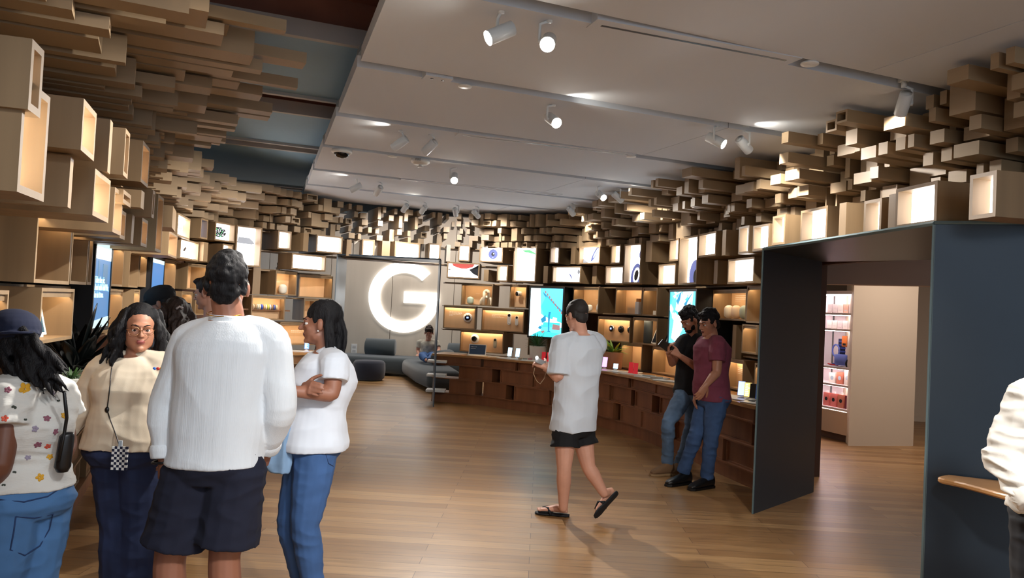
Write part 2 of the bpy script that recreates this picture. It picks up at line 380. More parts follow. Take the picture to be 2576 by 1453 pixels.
def screen(w, h, art, warm=False):
    """lit panel, local x 0..w, z 0..h at y=0 facing -y; the picture is part of the panel"""
    mb = MB(); mb.box(0, 0, 0, w, .012, h, 0)
    mats = [SCREENW if warm else SCREEN, INK, INKB, INKG, INKR, INKGR, SCREENB]
    k = [0]
    def P(poly, m):
        k[0] += 1; poly = [(min(max(x, 0), w), min(max(z, 0), h)) for x, z in poly]
        mb.xz(poly, -.0008*k[0], 0, m)
    s = min(w, h)
    if art == 'lens': P(disc(w*.5, h*.5, s*.35), 2); P(disc(w*.5, h*.5, s*.13), 1); P(disc(w*.53, h*.53, s*.04), 0); P(disc(w*.5, h*.27, s*.025), 0)
    elif art == 'dots':
        P(disc(w*.42, h*.5, w*.40, h*.32), 1)
        for q in range(26):
            a = q*2.4; r = .33*math.sqrt(q/26); P(disc(w*.42+w*r*math.cos(a)*1.05, h*.5+h*r*math.sin(a)*.85, s*.035, n=8), [0, 3, 5][q % 3])
    elif art == 'pill': P([(w*(.5+.12*x), h*(.5+.16*z)) for x, z in [(-.6, -1.2), (.3, -1.3), (1, .6), (.9, 1.2), (.1, 1.3), (-.5, 0)]], 1)
    elif art == 'buds': P([(w*.22, h*.60), (w*.27, h*.75), (w*.75, h*.75), (w*.92, h*.66), (w*.98, h*.6), (w*.85, h*.58), (w*.4, h*.58), (w*.3, h*.585)], 3)
    elif art == 'leaf': P([(w*.2, h*.93), (w*.6, h*.94), (w*.85, h*.86), (w*.95, h*.80), (w*.6, h*.84), (w*.4, h*.87)], 5)
    elif art == 'ring': P(disc(w*.6, h*.62, s*.14, s*.62, a=-.6), 2); P(disc(w*.63, h*.66, s*.05, s*.38, a=-.6), 0); P(disc(w*.635, h*.665, s*.03, s*.3, a=-.6), 2); P([(0, 0), (w*.3, 0), (0, h*.3)], 3)
    elif art == 'swoosh':
        P([(w*.1, h), (w*.15, h*.82), (w*.4, h*.65), (w*.6, h*.66), (w*.8, h*.8), (w*.86, h)], 4)
        P([(w*.68, h*.6), (w*.85, h*.78), (w, h), (w, h*.12), (w*.82, h*.3)], 1); P([(0, h*.62), (w*.3, h*.35), (w*.05, h*.52), (0, h*.5)], 1)
    elif art == 'specs': P(disc(w*.55, h*.42, s*.05, s*.24, a=.6), 2); P(disc(w*.84, h*.72, s*.1, s*.17), 3)
    elif art == 'cams': P(disc(w*.75, h*.76, w*.18, w*.24), 2); P(disc(w*.75, h*.76, w*.07, w*.1), 0); P(disc(w*.4, h*.18, w*.32, w*.55, a=-.25), 2); P(disc(w*.44, h*.2, w*.2, w*.34, a=-.25), 0); P(disc(w*.44, h*.2, w*.13, w*.24, a=-.25), 1)
    elif art == 'cam2': P(disc(w*.45, h*.14, w*.34, w*.46), 2); P(disc(w*.5, h*.14, w*.14, w*.2), 1); P(disc(w*.98, h*.86, w*.1, w*.3), 2)
    elif art == 'sliver': P(disc(w*.9, h*.55, w*.25, h*.3), 3)
    elif art == 'watch': P(disc(w*.4, h*.78, w*.42, h*.24), 3); P(disc(w*.35, h*.84, w*.3, h*.2), 0); P([(w*.5, h*.05), (w*.75, h*.1), (w, h*.6), (w*.7, h*.5)], 3)
    elif art == 'phonecase': P([(0, h*.95), (w*.25, h), (w*.9, h), (w*.9, h*.55), (w*.3, h*.25), (0, h*.3)], 1); P([(0, h*.2), (w*.2, h*.3), (w*.95, h*.8), (w, h*.78), (w, h*.7), (w*.3, h*.22)], 3)
    elif art == 'streak': P([(w*.0, h*.35), (w*.5, h*.05), (w*.55, h*.05), (w*.05, h*.38)], 3); P([(w*.5, h*.45), (w*.6, h*.42), (w*.72, h*.68), (w*.62, h*.72)], 1)
    elif art == 'blue': P([(0, 0), (w, 0), (w, h), (0, h)], 6)
    return mb, mats
def front(root_data, name, label, cat, group=None):
    A, B, z0, z1 = root_data; m = (A+B)/2; rz = math.atan2(B.y-A.y, B.x-A.x)
    return empty(name, (m.x, m.y, z0), rz, label, cat, group), (B-A).length, z1-z0
def light_box(px0, px1, e, yt, yb, p, label, art=None, rec=.09, warm=False, d=None, lit=True):
    q = place(px0, px1, e, yt, yb, p)
    if not q: return
    r, w, h = front(q, 'light_box', label, 'light box'); d = d or p+.46; t = .022
    shell(w, h, d, t, 0).build('frame', OAK, r)
    mb = MB(); mb.box(-w/2+t, rec+.012, t, w/2-t, rec+.03, h-t); mb.build('back_panel', OAKD, r)
    if px0 < 460:
        mb = MB()
        for zz in (t+.002, h-t-.010): mb.box(-w/2+t+.01, rec-.03, zz, w/2-t-.01, rec-.015, zz+.008)
        mb.build('light_strip', mat('white_led', (255, 240, 225), .5, emit=((1, .86, .72), 22)), r)
    if lit:
        mb, ms = screen(w-2*t, h-2*t, art, warm); mb.xf(Matrix.Translation((-w/2+t, rec, t))); s = mb.build('screen', ms, r)
    else:
        mb = MB(); mb.box(-w/2+t, rec, t, w/2-t, rec+.012, h-t); mb.build('screen', BLACK, r)
    return r
def open_box(px0, px1, e, yt, yb, p, label, rec=.16, d=None):
    q = place(px0, px1, e, yt, yb, p)
    if not q: return
    r, w, h = front(q, 'open_box', label, 'open box'); d = d or p+.46; t = .022
    shell(w, h, d, t, 0).build('frame', OAK, r)
    mb = MB(); mb.box(-w/2+t, rec, t, w/2-t, rec+.02, h-t); mb.build('back_panel', OAKP, r)
    mb = MB(); mb.box(-w/2+t+.01, rec-.03, t+.004, w/2-t-.01, rec-.01, t+.014); mb.build('light_strip', mat('white_led', (255, 240, 225), .5, emit=((1, .86, .72), 22)), r)
    return r
def block(px0, px1, e, yt, yb, p, label, m=None, d=None):
    q = place(px0, px1, e, yt, yb, p)
    if not q: return
    A, B, z0, z1 = q; mid = (A+B)/2
    w = (B-A).length; mb = MB(); mb.box(-w/2, 0, 0, w/2, d or p+.46, z1-z0, 0)
    o = mb.build('wooden_block', m or OAK); o.location = (mid.x, mid.y, z0); o.rotation_euler = (0, 0, math.atan2(B.y-A.y, B.x-A.x))
    tag(o, label, 'wooden block'); return o
NICHES = {}
def niche(key, px0, px1, e, yt, yb, p, label, rec=.3, lines=None, led=True, d=None, tone=None):
    q = place(px0, px1, e, yt, yb, p)
    if not q: return
    r, w, h = front(q, 'display_niche', label, 'display niche'); d = d or p+.44; t = .018
    shell(w, h, d, t, 0).build('frame', OAK, r)
    mb = MB(); mb.box(-w/2+t, rec, t, w/2-t, rec+.02, h-t); mb.build('back_panel', tone or OAKP, r)
    if led:
        mb = MB(); mb.box(-w/2+t+.01, .035, h-t-.012, w/2-t-.01, .055, h-t-.001); mb.build('light_strip', LED, r)
        mb = MB(); mb.box(-w/2+t, .012, h-t-.028, w/2-t, .022, h-t); mb.build('valance', OAK, r)
    if lines:   # small white lettering, too small to read: (x0, z, widths)
        mb = MB(); x0, zz, ws = lines
        for k, ww in enumerate(ws):
            zt = t+(h-2*t)*zz-k*.021; hh = .009 if k < len(ws)-1 else .005; x = -w/2+t+(w-2*t)*x0; xe = x+ww*w
            rnd = random.Random(int(px0)*7+k)
            while x < xe:
                l = rnd.uniform(.012, .034); mb.box(x, rec-.001, zt, min(x+l, xe), rec, zt+hh); x += l+.007
        mb.build('lettering', TXT, r)
    NICHES[key] = (r, w, h, rec, px0, px1, t)
    return r
def spot_in(key, u, depth=.12, z=None):     # world place on the floor of a niche
    r, w, h, rec, a, b, t = NICHES[key]; M0 = Matrix.Translation(r.location) @ Matrix.Rotation(r.rotation_euler.z, 4, 'Z')
    return M0 @ Vector((-w/2+u*w, depth, t if z is None else z*h)), r.rotation_euler.z
L = light_box; O = open_box; K = block
# --- light rows, left wall
L(76, 108, 'l', 97, 275, .64, 'large deep oak light box at upper left, nearest to the camera', rec=.14)
L(52, 121, 'l', 190, 482, .62, 'tall glowing oak light box below and behind the nearest left box', rec=.16, warm=True)
L(207, 242, 'l', 247, 377, .56, 'oak light box with lit screen and blue corner, under the left canopy', 'sliver', rec=.12)
K(274, 281, 'l', 300, 432, .52, 'narrow plain oak block right of the light box under the left canopy')
O(313, 325, 'l', 322, 440, .50, 'narrow open oak box between two plain blocks at upper left')
O(357, 376, 'l', 353, 457, .48, 'open lit oak box at the end of the upper left row')
K(174, 182, 'l', 393, 521, .50, 'plain oak block between the tall glowing box and the dark product box')
L(236, 277, 'l', 423, 541, .50, 'oak light box showing a dark tilted product, left wall', 'phonecase', rec=.13)
L(286, 308, 'l', 470, 583, .44, 'tall glowing open oak box right of the dark product box', rec=.14, warm=True)
O(303, 316, 'l', 527, 598, .38, 'small glowing open box tucked behind the tall glowing box')
K(331, 337, 'l', 538, 611, .40, 'thin upright oak block beside the small cube box on the left wall')
O(310, 330, 'l', 476, 509, .46, 'tiny open cube box high on the left wall')
K(355, 363, 'l', 478, 522, .50, 'small plain oak block under the last upper left box')
O(356, 371, 'l', 547, 617, .40, 'lit open oak box above the second left niche group')
O(383, 389, 'l', 477, 546, .50, 'very narrow open box high on the left wall')
O(394, 409, 'l', 488, 631, .44, 'tall narrow lit open box, left wall')
K(434, 443, 'l', 517, 572, .50, 'plain oak block above the tallest narrow box at the left bend')
O(424, 446, 'l', 580, 642, .40, 'tall pale lit open box at the left bend of the wall')
L(447, 479, 'l', 535, 592, .30, 'light box with a watch picture at the left bend', 'watch')
L(505, 523, 'l', 548, 599, .30, 'narrow light box with a blue glowing slit', 'blue', rec=.16)
L(541, 592, 'l', 556, 604, .30, 'light box with a round dotted green and black picture', 'dots')
L(454, 500, 'l', 598, 649, .26, 'light box with a small dark pill and streak picture', 'streak')
K(512, 523, 'l', 608, 657, .32, 'thin oak block between the pill picture and the small warm light box')
L(559, 586, 'l', 612, 662, .30, 'small warm light box behind the dark hair of the tall man', warm=True)
L(593, 658, 'l', 565, 667, .32, 'tall light box with a grey earpiece picture', 'buds', rec=.16)
L(699, 733, 'l', 579, 625, .30, 'small blank light box right of the tall earpiece light box')
K(763, 776, 'l', 585, 631, .32, 'plain oak block left of the wide blank light box')
L(796, 862, 'l', 589, 633, .34, 'wide blank light box over the left corner of the rear doorway')
L(734, 820, 'l', 636, 676, .28, 'wide blank light box left of the rear doorway, lower row', d=.4)
# --- over the rear doorway
K(872, 884, 'l', 602, 643, .36, 'slim oak block over the left end of the rear doorway', d=.36)
L(911, 942, 'l', 601, 643, .36, 'small blank light box over the rear doorway', d=.36)
K(961, 981, 'l', 605, 646, .36, 'oak block between the two blank light boxes over the rear doorway', d=.36)
L(993, 1057, 'l', 606, 650, .38, 'wide blank light box in the middle over the rear doorway', d=.36)
L(1078, 1108, 'l', 611, 654, .38, 'small blank light box over the right end of the rear doorway', d=.36)
K(890, 906, 'l', 606, 643, .05, 'pale filler block beside the small light box over the rear doorway', d=.1, m=GW)
K(942, 960, 'l', 606, 645, .05, 'pale filler block left of the oak block over the rear doorway', d=.1, m=GW)
K(1060, 1077, 'l', 612, 652, .05, 'pale filler block between the last two light boxes over the rear doorway', d=.1, m=GW)
K(1123, 1133, 'l', 615, 657, .15, 'pale filler block just right of the rear doorway top', m=GW)
# --- right of the rear doorway
L(1153, 1182, 'l', 615, 656, .20, 'small blank light box just right of the rear doorway')
L(1206, 1265, 'r', 617, 660, .24, 'light box with a round navy lens picture', 'lens')
L(1291, 1349, 'r', 619, 710, .26, 'tall light box with a green leaf at its top', 'leaf')
L(1383, 1407, 'r', 621, 663, .20, 'narrow blank light box right of the leaf light box', rec=.14)
K(1436, 1447, 'r', 620, 664, .18, 'thin oak block left of the blue ring picture')
L(1456, 1509, 'r', 617, 663, .26, 'light box with a tilted blue ring picture', 'ring')
L(1537, 1561, 'r', 614, 663, .28, 'narrow warm light box beside the tall speaker picture', rec=0.08, warm=True)
L(1124, 1206, 'r', 662, 702, .20, 'wide light box with a red, white and black swirl picture', 'swoosh', d=.5)
K(1217, 1229, 'r', 678, 707, .14, 'short oak block right of the swirl picture')
L(1250, 1277, 'r', 667, 708, .20, 'small warm light box left of the leaf light box', warm=True)
K(1367, 1378, 'r', 669, 712, .16, 'thin oak block above the first video screen')
L(1389, 1461, 'r', 669, 712, .24, 'wide light box with a dark lens and grey disc picture', 'specs')
K(1490, 1501, 'r', 668, 714, .10, 'thin recessed oak block between two wide light boxes')
L(1523, 1568, 'r', 668, 715, .26, 'blank light box left of the tall speaker picture')
L(1569, 1612, 'r', 611, 713, .32, 'tall light box with two round blue speaker pictures', 'cams', rec=0.11)
K(1625, 1640, 'r', 604, 658, .30, 'big plain oak block right of the tall speaker picture')
L(1684, 1707, 'r', 599, 655, .30, 'narrow blank light box left of the tall camera picture', rec=0.09)
L(1656, 1699, 'r', 662, 716, .28, 'blank light box above the second video screen', rec=0.07)
L(1708, 1754, 'r', 590, 714, .36, 'tall light box with a round camera at its foot', 'cam2', rec=0.12)
L(1757, 1801, 'r', 580, 642, .40, 'blank light box right of the tall camera picture', rec=0.09)
K(1817, 1826, 'r', 577, 641, .40, 'slim lit oak block in the upper right row')
K(1796, 1805, 'r', 654, 713, .26, 'slim oak block left of the light box over the four speakers')
L(1831, 1897, 'r', 645, 711, .32, 'blank light box over the niche with four speakers', rec=0.08)
L(1858, 1884, 'r', 566, 636, .46, 'narrow light box near the left corner of the right portal', rec=0.09)
L(1894, 1935, 'r', 561, 627, .50, 'light box with a pale grey picture at the portal corner', 'sliver', rec=0.08)
L(1943, 1975, 'r', 538, 613, .62, 'narrow blank light box at the left end over the portal', rec=0.09)
L(2014, 2081, 'r', 516, 602, .66, 'blank light box over the portal, second from its left end', rec=0.10)
K(2111, 2128, 'r', 508, 596, .78, 'tall plain oak block over the middle of the portal')
L(2173, 2217, 'r', 497, 587, .88, 'narrow light box over the portal beside the yellow lit block', rec=0.10)
K(2235, 2253, 'r', 486, 578, .96, 'bright lit oak block left of the largest light box over the portal')
L(2253, 2357, 'r', 453, 561, 1.05, 'largest blank light box over the right corner of the portal', rec=0.10)
L(2439, 2506, 'r', 427, 544, 1.15, 'blank light box at the right edge of the photo over the steel panel', rec=0.11)
# --- product niches, left wall
niche('l1', 91, 180, 'l', 516, 711, .14, 'large nearest niche of the left wall with a spiral mark', rec=.25, lines=(.2, .5, (.25, .3, .2)))
niche('l2', 181, 222, 'l', 553, 714, .14, 'second empty niche of the left wall', rec=.3)
niche('l3', 223, 233, 'l', 577, 716, .14, 'narrow niche left of the first left video screen', rec=.3, tone=OAKD)
niche('l4', 283, 311, 'l', 608, 719, .06, 'empty niche right of the first left video screen', rec=.3)
niche('l5', 326, 349, 'l', 625, 722, .06, 'empty niche between the left video screens, middle', rec=.3)
niche('l6', 352, 369, 'l', 633, 721, .06, 'narrow empty niche left of the second left video screen', rec=.3)
niche('l7', 413, 442, 'l', 651, 725, .04, 'empty niche right of the second left video screen', rec=.3)
niche('l8', 471, 528, 'l', 661, 727, .06, 'empty niche at the left bend, upper row', rec=.3)
niche('lb1', 101, 184, 'l', 723, 866, .16, 'niche holding a photo frame tablet, left wall', rec=.3)
niche('lb0', -20, 19, 'r', 730, 870, .12, 'niche cut by the left edge of the photo', rec=.3)
K(44, 55, 'l', 730, 860, .05, 'upright oak strip between the two nearest lower niches')
niche('lb2', 274, 307, 'l', 727, 828, .06, 'lower niche with a small white cup, left wall', rec=.3)
niche('lb3', 335, 350, 'l', 727, 815, .06, 'narrow lower niche left of the second left screen', rec=.3)
niche('lb4', 456, 483, 'l', 732, 790, .04, 'small lower niche above the wavy haired woman', rec=.3)
niche('lb5', 491, 520, 'l', 737, 792, .04, 'small lower niche behind the man in a grey shirt', rec=.3)
# --- niches left of the doorway
K(636, 655, 'l', 672, 740, .02, 'oak block left of the white speaker niche')
niche('f1', 693, 747, 'l', 680, 741, .12, 'niche with a white rounded speaker left of the doorway', rec=.2, lines=(.35, .55, (.2,)))
niche('f2', 752, 837, 'l', 689, 747, .02, 'wide empty niche beside the rear doorway', rec=.3)
niche('f3', 632, 717, 'l', 741, 803, .10, 'niche with a row of watch bands', rec=.18)
niche('f4', 764, 800, 'l', 749, 806, .02, 'niche above the head of the woman in the polo shirt', rec=.3)
niche('f5', 704, 800, 'l', 810, 868, .08, 'niche behind the standing phone on the left counter', rec=.25, lines=(.5, .6, (.35, .3)))
# --- niches right of the doorway
niche('a1', 1160, 1239, 'r', 714, 770, .10, 'niche with a pale green speaker and knot sculpture', rec=.25, lines=(.35, .55, (.12,)))
niche('a2', 1282, 1325, 'r', 716, 775, .06, 'niche with a small round wall camera', rec=.14)
niche('a3', 1441, 1506, 'r', 722, 788, .08, 'niche with a slim white vase', rec=.25, lines=(.5, .55, (.15,)))
niche('a4', 1548, 1615, 'r', 722, 793, .08, 'niche with a white carton and lettering', rec=.2, lines=(.5, .6, (.4, .35, .3)))
niche('a5', 1616, 1653, 'r', 723, 795, .10, 'niche with a bullet camera on its wall', rec=.3)
niche('a6', 1792, 1877, 'r', 726, 807, .08, 'niche with four pastel speakers', rec=.25, lines=(.12, .86, (.75, .72, .6, .15)))
niche('a7', 1878, 1915, 'r', 717, 813, .12, 'narrow empty niche right of the four speakers', rec=.3)
niche('b1', 1115, 1196, 'r', 770, 829, .14, 'niche with a round thermostat and lettering', rec=.08, lines=(.15, .72, (.4, .4, .36, .12)))
niche('b2', 1211, 1318, 'r', 778, 837, .14, 'wide niche with two white doorbells', rec=.08, lines=(.18, .72, (.36, .2, .3)))
niche('b3', 1503, 1585, 'r', 799, 863, .10, 'niche with three round thermostats in a row', rec=.12)
niche('b4', 1592, 1653, 'r', 800, 870, .12, 'niche with a dark column speaker and tablet', rec=.25)
niche('b5', 1866, 1904, 'r', 817, 892, .12, 'niche with a shiny glass ornament', rec=.3)
K(1842, 1851, 'r', 817, 902, .06, 'upright oak strip left of the glass ornament niche')
niche('c1', 1157, 1266, 'r', 834, 890, .16, 'niche behind the small laptop on the counter', rec=.1)
niche('c2', 1561, 1615, 'r', 865, 932, .08, 'lit empty niche right of the potted plant', rec=.22)
niche('c3', 1640, 1712, 'r', 878, 950, .08, 'lit empty niche beside the man in black', rec=.22)
niche('c4', 1831, 1869, 'r', 906, 984, .08, 'niche with white lettering behind the standing phones', rec=.1, lines=(.1, .7, (.5, .6, .6, .4)))
niche('c5', 1897, 1930, 'r', 917, 1002, .08, 'last niche before the steel portal', rec=.25)
niche('c6', 1328, 1378, 'r', 840, 896, -.02, 'pale open niche behind the left potted plant', rec=.2, led=False, tone=GW)
K(1418, 1440, 'r', 850, 905, .02, 'oak block behind the walking man')
# ------------------------------------------------------------------ video screens
def tv(px0, px1, e, yt, yb, p, label, draw, d=.4, fr=.03):
    q = place(px0, px1, e, yt, yb, p)
    r, w, h = front(q, 'video_screen', label, 'video screen')
    MB().box(-w/2, .012, 0, w/2, d, h, 0).build('cabinet', BLACKM, r)
    mb = MB(); mb.box(-w/2, 0, 0, w/2, .012, fr); mb.box(-w/2, 0, h-fr, w/2, .012, h); mb.box(-w/2, 0, fr, -w/2+fr, .012, h-fr); mb.box(w/2-fr, 0, fr, w/2, .012, h-fr)
    mb.build('bezel', BLACK, r); draw(r, w-2*fr, h-2*fr, -w/2+fr, fr, h-fr); return r
def emi(n, c, s): return mat(n, tuple(int(255*x) for x in c), .3, emit=(c, s))
def pic(name, parent, w, h, x0, z0, polys, mats):
    mb = MB(); mb.box(0, 0, 0, w, .004, h, 0)
    for k, (m, poly) in enumerate(polys): mb.xz([(min(max(a, 0), 1)*w, min(max(b, 0), 1)*h) for a, b in poly], -.0006*(k+1), 0, m)
    mb.xf(Matrix.Translation((x0, .007, z0))); return mb.build(name, mats, parent)
CY1 = emi('video_cyan', (.10, .62, .90), 1.2); CY2 = emi('video_pale', (.72, .95, 1.0), 1.5); CY3 = emi('video_deep', (.02, .28, .50), .8)
CY4 = emi('video_teal', (.05, .72, .80), 1.1); CYN = emi('video_navy', (.01, .06, .14), .5); CYR = emi('video_rust', (.45, .25, .25), .6); CYW = emi('video_white', (.95, 1, 1), 2.0)
def attic(r, w, h, x0, z0, z1):
    ps = [(1, [(0, 0), (.38, 0), (.3, 1), (0, 1)]), (6, [(.02, .2), (.25, .22), (.22, .95), (.05, .97)]), (4, [(.34, .62), (.5, .86), (1, .52), (1, .3), (.45, .42)]),
          (1, [(.3, .5), (.45, .42), (1, .3), (1, .2), (.35, .25)]), (3, [(.38, .93), (.42, .86), (1, .46), (1, .55)]), (2, [(.5, .84), (.5, .78), (1, .42), (1, .5)])]
    for k in range(9):
        u = .44+k*.065; v = .93-k*.052; ps.append((5, [(u, v), (u+.03, v+.03), (u+.05, v-.02), (u+.02, v-.04)]))
    ps += [(3, [(.36, .36), (.5, .45), (.52, .33), (.4, .28)]), (4, [(.42, .2), (.95, .22), (.95, .3), (.45, .3)]), (5, [(.72, .16), (.95, .15), (.95, .25), (.74, .27)]),
           (3, [(.58, .44), (.6, .52), (.66, .52), (.64, .44), (.63, .12), (.6, .12)]), (3, [(.52, .08), (.62, .14), (.72, .08), (.62, .1)]), (2, [(.05, .0), (.35, .12), (.95, .08), (1, 0)]),
           (5, [(.36, .1), (.46, .13), (.5, .1), (.44, .07)]), (3, [(.28, .17), (.34, .22), (.4, .2), (.36, .15)]), (1, [(.7, .3), (.85, .3), (.85, .4), (.74, .41)])]
    pic('display', r, w, h, x0, z0, ps, [CY1, CY2, CY4, CY3, CY4, CYR, CYW])
def waves(r, w, h, x0, z0, z1):
    rnd = random.Random(5); ps = [(1, [(.35, .5), (.5, 1), (.9, 1), (.85, .6), (.5, .45)]), (6, [(.1, .1), (.3, .95), (.45, .98), (.5, .3), (.35, 0)])]
    for k in range(16):
        a = rnd.uniform(0, 1); b = rnd.uniform(.05, .9); l = rnd.uniform(.1, .35); c = rnd.uniform(-.25, .35)
        ps.append((rnd.choice([1, 2, 6, 6, 1, 3, 1]), [(a, b), (a+.07, b+l*.4), (a+c*.7+.04, b+l), (a+c*.7-.02, b+l*.9), (a-.06, b+l*.3)]))
    pic('display', r, w, h, x0, z0, ps, [CY1, CY2, CY4, CY3, CY4, CYR, CYW])
DIM = emi('video_dim_blue', (.06, .20, .42), .75); DIM2 = emi('video_slate', (.10, .24, .40), .6)
def caption(r, w, h, x0, z0, z1):
    pic('display', r, w, h, x0, z0, [(1, [(0, .80), (1, .80), (1, .94), (0, .94)]), (2, [(0, .94), (1, .94), (1, 1), (0, 1)]), (3, [(.2, .55), (.28, .55), (.28, .78), (.2, .78)]), (3, [(.5, .5), (.8, .5), (.8, .75), (.5, .75)]), (2, [(0, 0), (1, 0), (1, .12), (0, .08)])], [DIM, CYW, emi('video_grey', (.5, .65, .66), .8), DIM2])
    for k, s in enumerate(('Take the pic.', 'And with Add Me,', 'be in it too.')):
        text_mesh('lettering', s, w*.115, emi('caption_cyan', (.4, .9, 1), 1.6), r, (x0+.02, .002, z0+h*(.52-k*.085)))
def redlogo(r, w, h, x0, z0, z1):
    pic('display', r, w, h, x0, z0, [(1, [(0, .35), (1, .35), (1, .47), (0, .47)]), (2, [(0, .37), (.2, .37), (.2, .46), (0, .46)]), (3, [(.28, .37), (.9, .37), (.9, .45), (.28, .45)]), (4, [(0, .93), (1, .93), (1, 1), (0, 1)])], [DIM, DIM2, emi('video_red', (.8, .08, .08), 1.2), CY2, emi('video_grey', (.5, .65, .66), .8)])
tv(1329, 1418, 'l', 719, 848, .22, 'black framed video screen showing a bright blue attic room', attic)
tv(1681, 1750, 'r', 726, 876, .30, 'black framed video screen of blue and white waves behind the two men', waves, d=.5)
tv(236, 280, 'l', 592, 838, .10, 'tall black video screen with cyan captions, left wall', caption, d=.5)
tv(380, 412, 'l', 642, 800, .10, 'tall black video screen with a red label, farther along the left wall', redlogo, d=.5)
# ------------------------------------------------------------------ counters
GRight = [pd(1095, 13.05), pd(1200, 12.85), pd(1300, 12.4), pd(1381, 12.0), pd(1450, 11.6), pd(1517, 11.05), pd(1600, 10.3), pd(1666, 9.6), pd(1720, 9.1), pd(1780, 8.45), pd(1850, 7.85), pd(1912, 7.42)]
GR = catmull(GRight, 6)
GLeft = [Vector((-1.95, 2.6)), Vector((-2.15, 3.5)), pd(185, 4.55), pd(215, 5.2), pd(249, 5.85), pd(300, 7.2), pd(350, 8.5), pd(420, 9.6), pd(520, 10.35), pd(640, 10.9), pd(740, 11.5), pd(838, 12.2)]
GL = catmull(GLeft, 6)
def pl_band(poly, d0, d1, z0, z1, m, mb, i0=0, i1=None):
    i1 = i1 if i1 is not None else len(poly)-1
    ns = []
    for i in range(len(poly)):
        t = (poly[min(i+1, len(poly)-1)]-poly[max(i-1, 0)]).normalized(); ns.append(Vector((-t.y, t.x)))
    for i in range(i0, i1):
        a, b = poly[i], poly[i+1]
        mb.prism([tuple(a+ns[i]*d0), tuple(b+ns[i+1]*d0), tuple(b+ns[i+1]*d1), tuple(a+ns[i]*d1)], z0, z1, m)
def arc_len(P):
    s = [0]
    for i in range(1, len(P)): s.append(s[-1]+(P[i]-P[i-1]).length)
    return s
def pt_at(P, s, L):
    for i in range(1, len(P)):
        if s[i] >= L: break
    u = (L-s[i-1])/(s[i]-s[i-1]); t = (P[min(i+1, len(P)-1)]-P[max(i-2, 0)]).normalized()
    return P[i-1].lerp(P[i], u), Vector((-t.y, t.x)), t
def counter(P, side, deep, seethru, seed):
    mb = MB(); pl_band(P, -.02, deep, .79, .825, 0, mb); o = mb.build('counter_top', OAKC)
    tag(o, 'long curved oak counter top along the %s display wall' % side, 'counter')
    mb = MB(); pl_band(P, .05, .12, 0, .155, 0, mb); o = mb.build('x', DARKOAK); o['kind'] = 'structure'; o.name = 'trim_%d' % (70+seed)
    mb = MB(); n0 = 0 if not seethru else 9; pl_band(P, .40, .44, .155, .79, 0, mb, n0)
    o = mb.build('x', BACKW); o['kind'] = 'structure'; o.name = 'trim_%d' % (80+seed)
    mb = MB()
    for z in (.15, .40, .635): pl_band(P, .02, .40, z, z+.016, 0, mb)
    o = mb.build('x', DARKOAK if seethru else OAKD); o['kind'] = 'structure'; o.name = 'trim_%d' % (90+seed)
    s = arc_len(P); rnd = random.Random(seed); col = DARKOAK if seethru else OAK; k = 0
    for row, (z0, z1) in enumerate(((.166, .40), (.416, .635), (.651, .79))):
        kk = 0
        x = .05 if row == 2 else (.45 if row == 1 else .32)
        if not seethru: x = .02
        while x < s[-1]-.25:
            w = rnd.uniform(.42, .85) if row < 2 else rnd.uniform(.55, 1.0); w = min(w, s[-1]-.03-x)
            c, n, t = pt_at(P, s, x+w/2); p = rnd.choice([.0, .03, .06]); rz = math.atan2(t.y, t.x)
            r = empty('drawer_box', (c.x+n.x*p, c.y+n.y*p, z0), rz, 'brown oak drawer box, %s from the %s, %s row of the %s counter' % (nth(kk+1), 'doorway post' if seethru else 'camera', ('bottom', 'middle', 'top')[row], side), 'drawer box', 'drawer boxes, %s row of the %s counter' % (('bottom', 'middle', 'top')[row], side))
            h = z1-z0; tt = .016; shell(w, h, .36, tt, 0).build('frame', col, r)
            MB().box(-w/2+tt, .02, tt, w/2-tt, .04, h-tt).build('front_panel', DARKOAK if seethru else OAKD, r)
            kk += 1; x += w+rnd.choice([.012, .02, .14, .18] if row < 2 else [.03, .05]); k += 1
counter(GR, 'right', .62, True, 1)
counter(GL, 'left', .50, False, 2)
# white shelf ends seen through the gap at the left end of the right counter
for z in (.655, .42, .16):
    c = pd(1110, 12.9); mb = MB(); mb.box(-.16, -.1, 0, .16, .2, .035); o = mb.build('shelf_board', WHITE); o.location = (c.x-.02, c.y, z+.03)
    tag(o, 'short white shelf end at the %s of the counter beside the doorway post' % {.655: 'top', .42: 'middle', .16: 'bottom'}[z], 'shelf')
# ------------------------------------------------------------------ rear doorway (thin steel frame)
DW = empty('steel_doorway', (0, 0, 0), 0, 'thin dark steel doorway frame before the lounge with the letter sign', 'doorway')
ZD = 2.40
La = W(842, 760, 12.35); Lb = W(866, 760, 13.2); Ra = W(1104, 760, 12.35)
Rb = Vector((Ra.x*13.2/12.35-.03, 13.2, 0))
def plate(a, b, z0, z1, th, name, parent, m=STEEL):
    a = Vector((a[0], a[1])); b = Vector((b[0], b[1])); t = (b-a).normalized(); n = Vector((-t.y, t.x))*th/2
    return MB().prism([tuple(a-n), tuple(b-n), tuple(b+n), tuple(a+n)], z0, z1).build(name, m, parent)
plate(La, Lb, 0, ZD, .015, 'jamb', DW, mat('pale_steel', (120, 132, 142), .35, metal=.3)); plate(Ra, Rb, 0, ZD, .015, 'jamb', DW)
MB().prism([(La.x, La.y), (Ra.x, Ra.y), (Rb.x, Rb.y), (Lb.x, Lb.y)], ZD, ZD+.02).build('lintel', STEEL, DW)
